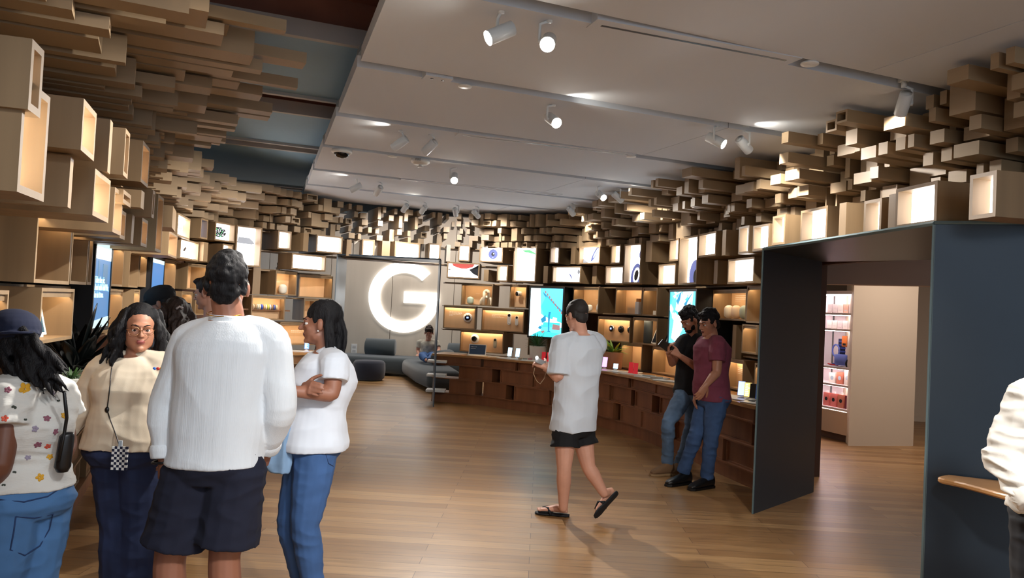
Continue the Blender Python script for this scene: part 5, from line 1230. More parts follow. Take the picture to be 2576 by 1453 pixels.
def locks(mb, Mx, specs, r=.012, seed=0, wav=.012, freq=9):
    """long strands: list of (start, mid, end) in head space"""
    rr = random.Random(seed)
    for (a, b, c, cnt, sp, rad) in specs:
        for k in range(cnt):
            o1 = Vector((rr.uniform(-1, 1)*sp, rr.uniform(-1, 1)*sp, rr.uniform(-.6, .6)*sp)); o2 = Vector((rr.uniform(-1, 1)*sp*1.3, rr.uniform(-1, 1)*sp*1.1, rr.uniform(-1, .8)*sp)); ph_ = rr.uniform(0, 6)
            A, B, C = Vector(a)+o1*.6, Vector(b)+(o1+o2)*.5, Vector(c)+o2; pts = []; rads = []
            for q in range(13):
                t = q/12; p = A*(1-t)**2+B*2*t*(1-t)+C*t*t; w_ = wav*min(1, t*2.2); p = p+Vector((math.sin(freq*t+ph_)*w_, math.cos(freq*t*.9+ph_)*w_, 0)); pts.append(Mx @ p); rads.append(max(.0022, rad*rr.uniform(.85, 1.05)*(1-.75*t**2.5)))
            mb.tube(pts, rads, n=8)
class P_: pass
def person(label, root, skin, pel, nk, lat_h, lat_s, fwd, head, hf, hs, arms, legs, fem=False, W_=1, D_=1, belly=0, full=1.0, vox=.007, armk=1.0, legk=1.0, lips=None, brow=None, eye=True, up=(0, 0, 1), feet=True, nose=1.0, neck_r=.055):
    """arms: list of (shoulder, elbow, wrist, handdir, palm, thumbside, curl) ; legs: (hip, knee, ankle, toe)"""
    p = P_(); p.origin = Vector((root[0], root[1], 0)); p.root = empty('person', p.origin, 0, label, 'person')
    p.pel, p.nk, p.lh, p.ls, p.f = Vector(pel), Vector(nk), Vector(lat_h).normalized(), Vector(lat_s).normalized(), Vector(fwd).normalized()
    p.arms, p.legs, p.fem, p.W, p.D, p.belly, p.vox, p.ak, p.lk = arms, legs, fem, W_, D_, belly, vox, armk, legk
    p.M = headframe(head, hf, up, hs)
    mb = MB(); loft(mb, torso_rings(pel, nk, p.lh, p.ls, p.f, W_, D_, 0, fem, belly))
    nb = p.M @ Vector((0, -.018, -.055)); mid = Vector(nk).lerp(nb, .5)
    T(mb, [Vector(nk)-Vector((0, 0, .05)), mid, nb], [neck_r*1.15, neck_r, neck_r*.98])
    head_geo(mb, p.M, fem, full, nose)
    k = armk*(.86 if fem else 1)
    for a in arms:
        s_, e, w = map(Vector, a[:3]); T(mb, [s_.lerp(Vector(nk), .25), s_, s_.lerp(e, .4), e, e.lerp(w, .3), w], [.05*k, .056*k, .048*k, .040*k, .041*k, (.024*k**.5, .028*k**.5)])
        hand(mb, w, a[3], a[4], a[5], a[6], hs*(.92 if fem else 1))
    k = legk*(1.02 if fem else 1)
    for l in legs:
        h, kn, an = map(Vector, l[:3]); T(mb, [h, h.lerp(kn, .35), kn, kn.lerp(an, .3), kn.lerp(an, .7), an], [.092*k, .084*k, .058*k, .060*k, .045*k, .036*k])
        if len(l) > 3 and l[3] is not None and feet: foot(mb, an, l[3])
    p.body = remesh(mb, 'body', [skin, lips or skin], p.root, p.origin, vox if vox < .007 else .006, 3, .5)
    paint_lips(p.body, p.M, p.origin)
    if eye: eyes(p.M, p.origin, p.root, brow=brow)
    return p
def top(p, m, name='shirt', pad=.014, t0=-.08, sleeve='short', sl=.62, spad=.014, straight=None, amp=.006, sc=(5, 5, 9), seed=1, dpad=None, cuff=None, top_t=.965, vox=None, wide=1.0, hemflare=0):
    mb = MB(); R = torso_rings(p.pel, p.nk, p.lh, p.ls, p.f, p.W, p.D, pad, p.fem, p.belly, t0=t0, straight=straight, top=top_t, dpad=dpad)
    R2 = []
    for i, (c, lat, hw, f, hd) in enumerate(R): g = hemflare*max(0, 1-i/7); R2.append((c, lat, hw*(1+g), f, hd*(1+g)))
    loft(mb, R2); k = p.ak*(.86 if p.fem else 1)
    for a in p.arms:
        s_, e, w = map(Vector, a[:3]); n0 = Vector(p.nk)
        T(mb, [s_.lerp(n0, .55)-Vector((0, 0, .01)), s_.lerp(n0, .2), s_], [.045*k+spad, .055*k+spad, .058*k+spad])
        if sleeve == 'short': q = s_.lerp(e, sl); T(mb, [s_, s_.lerp(e, sl*.5), q], [.058*k+spad, .054*k+spad*1.15, .051*k+spad*1.35], cap=False); mb.ell(s_, (.056*k+spad,)*3)
        else: T(mb, [s_, s_.lerp(e, .45), e, e.lerp(w, .35), e.lerp(w, .8), w], [.058*k+spad, .052*k+spad, .045*k+spad*1.1, .045*k+spad, .034*k+spad, .030*k+spad*.7], cap=False); mb.ell(s_, (.056*k+spad,)*3); mb.ell(e, (.042*k+spad,)*3)
    o = remesh(mb, name, m, p.root, p.origin, vox or p.vox, 3, .6); wrinkle(o, amp, sc, seed); p.top = o
    if sleeve == 'long' and cuff:
        for a in p.arms:
            e, w = Vector(a[1]), Vector(a[2]); mb = MB(); r = .031*k+spad*.8; d = (w-e).normalized(); T(mb, [w-d*.055, w-d*.03, w+d*.005], [r+.006, r+.009, r+.002], cap=False); remesh(mb, 'cuff', cuff, o, p.origin, .006, 2)
    return o
def collar(p, m, r=.062, h=.03, name='collar', fold=False, parent=None):
    nb = p.M @ Vector((0, -.018, -.07)); d = (nb-p.nk).normalized(); lat = p.ls; f = p.f
    c0 = Vector(p.nk)-d*.012; mb = MB(); n = 30; vs = []; fs = []
    prof = [(r+.020, -.015), (r+.014, .0), (r+.005, h*.6), (r+.002, h), (r-.004, h), (r-.004, 0)] if not fold else [(r+.034, -.022), (r+.030, -.006), (r+.014, h*.8), (r+.004, h), (r-.004, h*.9), (r-.004, 0)]
    for rr_, hh in prof:
        for k in range(n):
            a = 2*PI*k/n; vs.append(c0+lat*(rr_*math.cos(a))+f*(rr_*.92*math.sin(a))+d*(hh-.018*max(0, math.sin(a))*(1 if not fold else 1.6)))
    for i in range(len(prof)-1):
        for k in range(n): l = (k+1) % n; fs.append((i*n+k, i*n+l, (i+1)*n+l, (i+1)*n+k))
    mb.add(vs, fs, 0, True); mb.xf(Matrix.Translation(-p.origin)); return mb.build(name, m, parent or p.root)
def bottoms(p, m, name='jeans', to=1.0, pad=.012, flare=.0, amp=.005, sc=(7, 7, 14), seed=3, t1=.16, knee_r=None, shorts=False, hem=1.0, ankle=None):
    mb = MB(); loft(mb, torso_rings(p.pel, p.nk, p.lh, p.ls, p.f, p.W, p.D, pad, p.fem, p.belly*.6, t0=None, top=t1)); k = p.lk*(1.02 if p.fem else 1)
    for l in p.legs:
        h, kn, an = map(Vector, l[:3])
        if shorts: e = h.lerp(kn, to); T(mb, [h+Vector((0, 0, .03)), h.lerp(kn, to*.5), e], [.095*k+pad, .092*k+pad*1.4, .084*k+pad*2+flare], cap=False); mb.ell(h+Vector((0, 0, .02)), (.09*k+pad,)*3)
        else:
            e = kn.lerp(an, hem); T(mb, [h+Vector((0, 0, .03)), h.lerp(kn, .4), kn, kn.lerp(an, .35), kn.lerp(an, .7), e], [.095*k+pad, .086*k+pad, (knee_r or .062*k+pad), .060*k+pad+flare*.5, .050*k+pad+flare*.8, (ankle or .046*k+pad+flare)], cap=False); mb.ell(h+Vector((0, 0, .02)), (.09*k+pad,)*3); mb.ell(kn, (.055*k+pad,)*3)
    o = remesh(mb, name, m, p.root, p.origin, p.vox, 3, .6); wrinkle(o, amp, sc, seed); p.bot = o; return o
def hairpart(p, mb, m=None, vox=.006, amp=.005, sc=(30, 30, 10), seed=2, sm=1, name='hair'):
    o = remesh(mb, name, m or HAIRB, p.root, p.origin, vox, sm, .5); wrinkle(o, amp, sc, seed, ridge=False); p.hair = o; return o
def cast(o, px, py, off=.002):      # where the sight line through a photo pixel meets a finished garment
    bpy.context.view_layer.update(); Mi = o.matrix_world.inverted(); og = Mi @ Vector((0, 0, EYE)); d = ray(px, py).normalized()
    ok, loc, nn, _ = o.ray_cast(og, d)
    return (loc+nn*off, nn) if ok else (None, None)
def strip(o, pts, r, m, name, off=.001, parent=None, n=6):
    q = [cast(o, a, b, off)[0] for a, b in pts]; q = [x for x in q if x is not None]
    if len(q) > 1: return MB().tube(q, r, n=n).build(name, m, parent or o)
DEN = mat('blue_denim', (58, 92, 142), .85, bump=(500, (1, 1, .5), .25, .001), var=(5, (1, 1, .6), .16))
DEND = mat('dark_denim', (34, 48, 84), .85, bump=(500, one, .25, .001), var=(5, one, .15))
DENF = mat('faded_denim', (88, 112, 140), .85, bump=(500, one, .25, .001), var=(6, one, .3))
STI = mat('denim_stitch', (70, 100, 140), .8); STD = mat('denim_seam_dark', (32, 55, 96), .85)
X = Vector((1, 0, 0)); Y = Vector((0, 1, 0)); Z = Vector((0, 0, 1))
# --- tall man in white ribbed long sleeves, seen from behind
RIB = mat('white_ribbed_knit', (222, 228, 234), .9, bump=(260, (1, 1, .004), .55, .003), sheen=.2)
SK1 = skinm('skin_brown', (150, 100, 78)); SK2 = skinm('skin_tan', (176, 122, 96)); SK3 = skinm('skin_fair', (206, 152, 128)); SK4 = skinm('skin_deep', (112, 70, 52)); LIP = mat('lips', (150, 78, 74), .4); LIP2 = mat('lips_dark', (110, 60, 56), .4)
D = 3.4
a = person('tall man seen from behind in a white ribbed long sleeve shirt and navy shorts', W(545, 900, D), SK1, W(540, 1165, D), W(578, 800, D-.02), X, X, (-.1, 1, 0), W(572, 724, D), (-.22, 1, -.12), 1.13,
    [(W(482, 858, D), W(418, 1010, D), W(412, 1150, D-.04), (-.05, .1, -1), (.6, .5, 0), (0, 1, 0), .3), (W(682, 858, D), W(704, 1020, D), W(672, 1128, D+.12), (-.3, .3, -1), (-.6, .2, 0), (0, 1, 0), .4)],
    [(W(482, 1190, D), W(428, 1400, D), W(424, 1625, D), W(415, 1650, D+.2)), (W(598, 1190, D), W(565, 1395, D), W(568, 1625, D), W(572, 1650, D+.2))], W_=1.12, D_=1.25, belly=.02, armk=1.22, legk=1.18, vox=.007, neck_r=.066)
top(a, RIB, 'long_sleeve_shirt', pad=.022, t0=.0, sleeve='long', spad=.018, straight=.62, amp=.008, sc=(4, 4, 5), seed=4, cuff=RIB, top_t=.99)
collar(a, RIB, r=.084, h=.026)
bottoms(a, mat('navy_twill', (18, 22, 42), .9, bump=(300, one, .2, .001)), 'shorts', to=.84, pad=.016, shorts=True, flare=.012, t1=.2, amp=.006)
mb = MB(); hair_short(mb, a.M, 1.1, 1.0, .8); hairpart(a, mb, HAIRB, .005, .010, (26, 26, 26), 5)
nb = a.M @ Vector((0, -.018, -.10)); mb = MB(); mb.tube([nb+Vector((.076*math.cos(t), .07*math.sin(t), .012*math.sin(t)-.004)) for t in np.linspace(0, 2*PI, 40)], .0022, n=6); mb.xf(Matrix.Translation(-a.origin)); mb.build('necklace', mat('gold', (220, 170, 80), .25, metal=1), a.root)
w_ = W(411, 1160, D-.04); mb = MB(); mb.tube([w_+Vector((.045*math.cos(t), .04*math.sin(t), .006*math.cos(t))) for t in np.linspace(0, 2*PI, 20)], .006, n=6); mb.xf(Matrix.Translation(-a.origin)); mb.build('wristband', BLACK, a.root)
# --- woman in profile, white polo shirt, arms crossed
D = 4.0
PW = mat('white_pique', (216, 222, 232), .9, bump=(600, one, .2, .001), sheen=.2)
f = Vector((-.95, -.25, 0)); lat = Vector((-.25, .95, 0))
ct = W(812, 905, D)
b = person('woman in profile with long black hair, white polo shirt and folded arms', W(790, 1000, D), SK1, W(793, 1115, D), W(823, 883, D), lat, lat, f, W(806, 814, D), (-1, -.06, -.02), .98,
    [(W(842, 918, D-.16), W(834, 990, D-.20), W(742, 984, D-.28), (-1, .35, .25), (.2, .9, .1), (0, 0, 1), .3), (W(800, 918, D+.16), W(770, 1000, D+.1), W(770, 972, D-.22), (.5, -.8, .05), (0, .9, -.2), (0, 0, 1), .5)],
    [(W(795, 1140, D-.07), W(768, 1320, D-.10), W(790, 1490, D), W(735, 1530, D-.05)), (W(775, 1145, D+.09), W(733, 1312, D+.02), W(768, 1490, D+.12), W(715, 1530, D+.1))], fem=True, W_=1.05, D_=1.28, belly=.015, armk=1.15, legk=1.10, vox=.006, lips=LIP2, brow=HAIRB, nose=1.15, neck_r=.05)
top(b, PW, 'polo_shirt', pad=.024, t0=-.04, sleeve='short', sl=.55, spad=.02, amp=.007, sc=(6, 6, 9), seed=7, top_t=.98)
collar(b, PW, r=.058, h=.045, fold=True)
bottoms(b, DEN, 'jeans', pad=.006, t1=.06, amp=.004, hem=1.0)
mb = MB(); hair_short(mb, b.M, 1.0, 1.1, 0)
locks(mb, b.M, [((.0, -.07, .06), (.0, -.12, -.03), (.0, -.09, -.16), 26, .045, .016), ((.05, -.05, .07), (.088, -.06, 0), (.07, -.07, -.15), 12, .02, .013), ((-.05, -.05, .07), (-.085, -.06, 0), (-.07, -.07, -.15), 14, .02, .013), ((.06, -.02, .05), (.09, .0, -.10), (.05, .06, -.33), 12, .022, .016)], wav=.002, seed=4)
hairpart(b, mb, HAIRB, .006, .003, (50, 50, 4), 3)
mb = MB(); mb.ell((-.078, -.004, -.036), (.005, .005, .005), n=10); mb.xf(Matrix.Translation(-b.origin) @ b.M); mb.build('earring', mat('pearl', (235, 230, 225), .15), b.root)
strip(b.bot, [(822, 1112), (819, 1140), (826, 1165), (838, 1172)], .0022, STD, 'pocket_seam'); strip(b.bot, [(724, 1118), (760, 1120), (800, 1114), (840, 1104)], .003, STD, 'waist_seam')
# denim jacket hanging beside her
mb = MB(); c = W(700, 1150, 3.86)
loft(mb, [(W(722, 1060, 3.86), X, .022, Y, .02), (W(716, 1100, 3.86), X, .045, Y, .03), (W(700, 1140, 3.86), X, .075, Y, .04), (W(697, 1165, 3.86), X, .07, Y, .04), (W(704, 1188, 3.86), X, .045, Y, .03)], n=20)
org = Vector((c.x, c.y, 0)); jk = remesh(mb, 'denim_jacket', mat('pale_denim', (128, 158, 190), .85, bump=(500, one, .25, .001)), None, (0, 0, 0), .006, 2); wrinkle(jk, .012, (14, 14, 5), 3); tag(jk, 'pale blue denim jacket hanging between the tall man and the woman in the polo shirt', 'jacket')
# --- woman with round glasses in a cream sweatshirt, left arm of the picture resting on the counter
CREAM = mat('cream_fleece', (214, 200, 178), .95, bump=(350, one, .25, .001), sheen=.2)
D = 3.95
c = person('woman with glasses and long wavy black hair in a cream sweatshirt and dark wide jeans', W(318, 1000, D), SK2, W(322, 1135, D), W(344, 893, D+.02), X, Vector((1, -.12, 0)), (.25, -1, 0), W(352, 828, D), (.50, -.86, -.03), 1.02,
    [(W(262, 932, D), W(212, 1010, D), W(160, 1088, D-.05), (-.7, .1, -.6), (0, .6, -.8), (0, -1, 0), .2), (W(412, 930, D), W(440, 1030, D), W(430, 1110, D-.1), (0, -.3, -1), (-.8, 0, 0), (0, -1, 0), .3)],
    [(W(292, 1160, D), W(300, 1325, D), W(312, 1500, D), W(305, 1530, D-.2)), (W(352, 1160, D), W(350, 1325, D), W(345, 1500, D), W(352, 1530, D-.2))], fem=True, W_=1.16, D_=1.3, belly=.03, full=1.22, armk=1.2, legk=1.12, vox=.006, lips=LIP, brow=HAIRB, neck_r=.054)
top(c, CREAM, 'sweatshirt', pad=.030, t0=.06, sleeve='long', spad=.026, straight=.5, amp=.010, sc=(6, 6, 8), seed=12, top_t=.99, cuff=CREAM)
collar(c, CREAM, r=.056, h=.05)
bottoms(c, DEND, 'wide_jeans', pad=.014, flare=.045, t1=.2, amp=.006, ankle=.10, knee_r=.095)
mb = MB(); hair_short(mb, c.M @ Matrix.Translation((0, -.010, .004)), 1.0, 1.0, .0)
locks(mb, c.M, [((.05, -.01, .10), (.10, .02, 0), (.105, .03, -.19), 16, .022, .014), ((-.05, -.01, .10), (-.10, .02, 0), (-.115, .03, -.22), 18, .024, .014), ((-.06, -.03, .09), (-.12, -.04, 0), (-.15, -.02, -.23), 18, .03, .015), ((.06, -.03, .09), (.12, -.04, 0), (.13, -.03, -.22), 14, .03, .015), ((0, -.06, .08), (0, -.12, -.02), (0, -.10, -.24), 18, .06, .016)], wav=.014, freq=13, seed=8)
hairpart(c, mb, HAIRB, .005, .003, (40, 40, 12), 9)
for s_ in (-1, 1):      # thin gold glasses
    mb = MB(); mb.tube([(s_*.032+.026*math.cos(t), 0.096-.012*abs(math.cos(t))*(1 if math.cos(t)*s_ > 0 else .2), -.003+.021*math.sin(t)) for t in np.linspace(0, 2*PI, 26)], .0013, n=6)
    mb.tube([(s_*.058, .084, .002), (s_*.080, .0, .006)], .0012, n=6)
    if s_ > 0: mb.tube([(-.007, .102, .0), (0, .105, .003), (.007, .102, 0)], .0013, n=6)
    mb.xf(Matrix.Translation(-c.origin) @ c.M); mb.build('glasses', mat('gold_wire', (196, 150, 110), .25, metal=1), c.root)
for k, (px, cc) in enumerate([(388, (40, 110, 220)), (397, (215, 50, 50)), (405, (235, 190, 40)), (412, (60, 160, 80))]):
    q, n_ = cast(c.top, px, 927, .001)
    if q is not None: MB().ell(q, (.0085, .004, .0085), n=10).build('dot_print', mat('dot_%d' % k, cc, .6), c.top)
kp = [(283, 925), (280, 960), (275, 1000), (271, 1030), (280, 1060), (292, 1092)]; kp = [(a[0]+(b[0]-a[0])*t/5, a[1]+(b[1]-a[1])*t/5) for a, b in zip(kp, kp[1:]) for t in range(5)]
q = [cast(c.top, x_, y_, .007)[0] for x_, y_ in kp]; q = [x for x in q if x is not None]
mb = MB(); ca = c.origin
if len(q) > 2:
    e_ = W(301, 1122, D-.30)-ca; mb.tube([tuple(v) for v in q]+[tuple(e_)], .0028, n=6); mb.ell(q[min(15, len(q)-1)], (.011, .008, .016), n=10); mb.build('lanyard_cord', BLACK, c.root)
bc = W(301, 1152, D-.30); r_ = empty('checkered_badge', bc, .05, 'black and white checkered badge hanging on the cord of the woman with glasses', 'badge')
mb = MB(); cw = .0125
for i in range(6):
    for j in range(9): mb.box(-.0375+i*cw, -.004, -.056+j*cw, -.0375+(i+1)*cw, .004, -.056+(j+1)*cw, (i+j) % 2)
mb.build('card', [WHITE, mat('check_navy', (20, 28, 56), .5)], r_); MB().box(-.008, -.004, .056, .008, .004, .085).build('clip', mat('clear_clip', (170, 180, 190), .3), r_)
# --- woman with floral blouse, seen from behind at the left edge
FLO = mat('white_crinkle_cotton', (214, 212, 206), .92, bump=(60, (1, 1, 3), .35, .004))
D = 3.08
f = Vector((-.75, .66, 0)); lat = Vector((.66, .75, 0))
d_ = person('woman seen from behind at the left edge in a flowered white blouse and blue jeans', W(60, 1100, D), SK4, W(58, 1258, D), W(72, 962, D), lat, lat, f, W(28, 868, D), (-.72, .66, -.15), 1.0,
    [(W(24, 1000, D-.12), W(2, 1165, D-.18), W(-40, 1250, D-.10), (-.8, .2, -.3), (0, .5, -.5), (0, 0, 1), .3), (W(138, 1000, D+.13), W(166, 1115, D+.16), W(140, 1180, D+.05), (-.8, -.3, -.3), (0, .6, -.3), (0, 0, 1), .4)],
    [(W(22, 1270, D-.06), W(-5, 1500, D-.08), W(10, 1720, D-.02), W(-40, 1740, D+.02)), (W(98, 1270, D+.06), W(78, 1490, D+.04), W(88, 1720, D+.1), W(40, 1740, D+.15))], fem=True, W_=1.02, D_=1.28, armk=1.25, legk=1.18, vox=.006, neck_r=.052)
top(d_, FLO, 'blouse', pad=.022, t0=.12, sleeve='short', sl=.42, spad=.034, amp=.007, sc=(7, 7, 22), seed=15, top_t=.97)
bottoms(d_, mat('washed_denim', (70, 112, 160), .85, bump=(500, one, .25, .001), var=(4, one, .15)), 'jeans', pad=.012, t1=.22, amp=.005)
rr = random.Random(3)
for k, (px, py, cc, sz) in enumerate([(63, 978, 0, 17), (38, 1020, 1, 8), (118, 1052, 2, 9), (160, 1045, 0, 8), (88, 1078, 3, 8), (95, 1118, 2, 9), (120, 1122, 4, 8), (125, 1148, 0, 8), (100, 1200, 0, 10), (38, 1184, 1, 6), (20, 980, 2, 8), (12, 1052, 4, 8), (64, 1058, 1, 6), (140, 1085, 2, 8), (132, 988, 3, 7), (148, 1010, 1, 6), (70, 1150, 3, 7), (10, 1216, 1, 6)]):
    q, n_ = cast(d_.top, px, py, .001)
    if q is None: continue
    cm = [mat('print_mustard', (216, 160, 40), .8), mat('print_olive', (60, 66, 58), .8), mat('print_plum', (140, 84, 100), .8), mat('print_lilac', (150, 140, 160), .8), mat('print_coral', (205, 84, 62), .8)][cc]
    mb = MB(); t_ = n_.orthogonal().normalized(); bb = n_.cross(t_); s_ = sz/620
    for j in range(5 if cc != 1 else 2):
        a = j*PI*.4+rr.uniform(-.2, .2); p2 = q+(t_*math.cos(a)+bb*math.sin(a))*s_*.55
        Mq = Matrix((tuple((t_*math.cos(a)+bb*math.sin(a))), tuple((bb*math.cos(a)-t_*math.sin(a))), tuple(n_))).transposed(); mb.ell(p2, (s_*.5, s_*.40, .0012), n=10, rot=Mq)
    mb.build('flower_print', cm, d_.top)
strip(d_.bot, [(40, 1298), (34, 1340), (26, 1382), (62, 1396), (100, 1372), (124, 1330), (133, 1292), (86, 1302), (40, 1298)], .0028, STD, 'back_pocket'); strip(d_.bot, [(0, 1256), (60, 1262), (120, 1248), (150, 1228)], .003, STD, 'yoke_seam')
mb = MB(); hair_short(mb, d_.M, 1.02, 1.1, 0)
hm = d_.M
for k in range(70):
    t = rr.random(); a_ = W(30+rr.uniform(-50, 45), 850+rr.uniform(-25, 25), D-.03+rr.uniform(-.05, .08)); e_ = W(20+rr.uniform(0, 165), 935+rr.uniform(-10, 60)+(0 if t < .6 else 10), D-.14+rr.uniform(0, .14)); m_ = a_.lerp(e_, .5)+Vector((.03, -.03, .025)); pts = []; rd = []
    for q in range(11):
        u = q/10; pts.append(a_*(1-u)**2+m_*2*u*(1-u)+e_*u*u+Vector((.006*math.sin(8*u+k), .006*math.cos(7*u+k), 0))); rd.append(.019*(1-.80*u**2))
    mb.tube(pts, rd, n=7)
hairpart(d_, mb, HAIRB, .006, .004, (50, 50, 8), 9)
mb = MB(); k0 = 0; mb.ell((0, -.012, .064), (.104, .122, .084), n=24); o = None
mb.prism([(.075*math.cos(t)*1.0, -.10-.075*math.sin(t)) for t in np.linspace(0, PI, 12)], .03, .042); mb.xf(d_.M)
cp = remesh(mb, 'cap', mat('navy_cap', (18, 26, 52), .9, bump=(400, one, .2, .001)), d_.root, d_.origin, .006, 2)
mb = MB(); q = [W(162, 985, D-.16), W(168, 1050, D-.10), W(160, 1100, D-.1), W(146, 1160, D-.12)]; mb.tube([tuple(v-d_.origin) for v in q], [.007, .007, .007, .007], n=6); mb.build('bag_strap', BLACK, d_.root)
qb = W(160, 1128, D-.08); mb = MB(); loft(mb, [(qb+Vector((0, 0, -.09)), lat, .02, f, .02), (qb+Vector((0, 0, -.07)), lat, .03, f, .025), (qb+Vector((.01, 0, .05)), lat, .028, f, .02), (qb+Vector((.015, 0, .065)), lat, .018, f, .015)], n=16); sbg = mb.build('shoulder_bag', mat('black_leather', (16, 16, 18), .4)); tag(sbg, 'small black shoulder bag at the side of the woman in the flowered blouse', 'bag')
# --- three people farther back at the left counter
D = 5.9
e = person('man in a black cap and pale shirt facing left at the left counter', W(412, 900, D), SK1, W(412, 930, D), W(412, 812, D), (.3, .95, 0), (.3, .95, 0), (-.95, .3, 0), W(405, 764, D), (-.95, -.05, -.35), 1.05,
    [(W(402, 835, D-.15), W(392, 900, D-.18), W(362, 920, D-.15), (-1, 0, 0), (0, 0, -1), (0, 1, 0), .3), (W(420, 835, D+.18), W(410, 900, D+.2), W(370, 920, D+.2), (-1, 0, 0), (0, 0, -1), (0, -1, 0), .3)],
    [(W(408, 940, D-.08), W(405, 1090, D-.08), W(410, 1230, D-.08), W(375, 1250, D-.08)), (W(418, 940, D+.08), W(412, 1090, D+.08), W(418, 1230, D+.1), W(385, 1250, D+.1))], vox=.008, brow=HAIRB)
top(e, mat('pale_blue_cotton', (170, 186, 204), .9), 'shirt', pad=.02, amp=.006); bottoms(e, DEND, 'trousers')
mb = MB(); hair_short(mb, e.M); hairpart(e, mb, HAIRB, .007)
mb = MB(); mb.ell((0, -.008, .060), (.098, .116, .080), n=24); mb.prism([(.078*math.cos(t), .075+.085*math.sin(t)) for t in np.linspace(0, PI, 12)], .035, .047); mb.xf(e.M)
remesh(mb, 'cap', mat('black_cap', (14, 16, 22), .9), e.root, e.origin, .006, 2)
D = 4.9
g = person('woman with wavy dark brown hair seen from behind in a black top', W(448, 960, D), SK2, W(450, 1020, D), W(447, 862, D), X, X, (-.1, 1, 0), W(440, 800, D), (-.55, .8, -.25), 1.0,
    [(W(408, 890, D), W(398, 970, D), W(405, 1030, D-.1), (0, -.2, -1), (.5, 0, 0), (0, -1, 0), .3), (W(488, 890, D), W(498, 970, D), W(492, 1030, D-.1), (0, -.2, -1), (-.5, 0, 0), (0, -1, 0), .3)],
    [(W(432, 1040, D), W(430, 1200, D), W(432, 1360, D), W(428, 1370, D+.18)), (W(466, 1040, D), W(466, 1200, D), W(466, 1360, D), W(470, 1370, D+.18))], fem=True, vox=.008)
top(g, mat('black_satin', (16, 15, 20), .4), 'top', pad=.016, t0=0, sleeve='long', spad=.012); bottoms(g, DEND, 'trousers')
mb = MB(); hair_short(mb, g.M, 1.0, 1.1)
locks(mb, g.M, [((0, -.07, .07), (0, -.14, -.03), (.02, -.10, -.20), 40, .065, .014), ((.06, -.03, .08), (.11, -.06, -.02), (.10, -.07, -.20), 18, .03, .013), ((-.06, -.03, .08), (-.10, -.06, -.02), (-.09, -.06, -.17), 14, .03, .013)], wav=.018, freq=15, seed=5)
hairpart(g, mb, HAIRW, .006, .005, (40, 40, 14), 4)
mb = MB(); mb.tube([g.M @ Vector(v) for v in [(-.02, -.135, .03), (.0, -.14, .045), (.02, -.135, .035)]], .008, n=8); mb.xf(Matrix.Translation(-g.origin)); mb.build('hair_clip', mat('clip_grey', (150, 140, 140), .3), g.root)
D = 5.6
h = person('man in a grey shirt facing left, mostly hidden behind the tall man', W(535, 900, D), SK3, W(528, 950, D), W(534, 800, D), (.2, .98, 0), (.2, .98, 0), (-.98, .2, 0), W(522, 738, D), (-1, .1, -.2), 1.02,
    [(W(520, 825, D-.18), W(500, 900, D-.2), W(480, 925, D-.1), (-1, 0, 0), (0, 0, -1), (0, 1, 0), .3), (W(540, 825, D+.18), W(528, 900, D+.2), W(500, 925, D+.2), (-1, 0, 0), (0, 0, -1), (0, -1, 0), .3)],
    [(W(524, 960, D-.08), W(520, 1110, D-.08), W(524, 1262, D-.08), W(490, 1275, D-.08)), (W(534, 960, D+.08), W(530, 1110, D+.08), W(534, 1262, D+.1), W(500, 1275, D+.1))], vox=.008, brow=HAIRW)
top(h, mat('grey_cotton', (140, 140, 136), .9), 'shirt', pad=.022, amp=.008); bottoms(h, DEND, 'trousers'); mb = MB(); hair_short(mb, h.M, 1.0, .9, 1.0); hairpart(h, mb, HAIRW, .007, .006, (30, 30, 30))
# --- boy seated in the lounge
D = 16.4
f = Vector((.05, -1, 0))
n = person('boy seated on the charcoal sofa in a pale patterned shirt and blue jeans', W(1076, 895, D), SK3, W(1074, 896, D), W(1077, 856, D-.02), X, X, f, W(1079, 838, D-.08), (.0, -1, -.35), 1.12,
    [(W(1055, 863, D), W(1051, 880, D), W(1053, 892, D-.12), (0, -1, 0), (0, 0, -1), (1, 0, 0), .1), (W(1098, 863, D), W(1104, 880, D-.1), W(1098, 893, D-.3), (-.4, -1, 0), (0, 0, -1), (-1, 0, 0), .3)],
    [(W(1068, 898, D-.05), W(1062, 893, D-.45), W(1072, 905, D-.82), None), (W(1084, 898, D-.05), W(1090, 893, D-.45), W(1080, 906, D-.85), None)], vox=.010, W_=.85, brow=HAIRB)
top(n, mat('patterned_shirt', (186, 182, 168), .9, var=(9, one, .45)), 'shirt', pad=.02, amp=.008, t0=.02); collar(n, MATS['patterned_shirt'], fold=True)
bottoms(n, DEN, 'jeans', pad=.012); mb = MB(); hair_short(mb, n.M, 1.15, 1.0, 1.3); hairpart(n, mb, HAIRW, .008, .014, (28, 28, 28), 4)
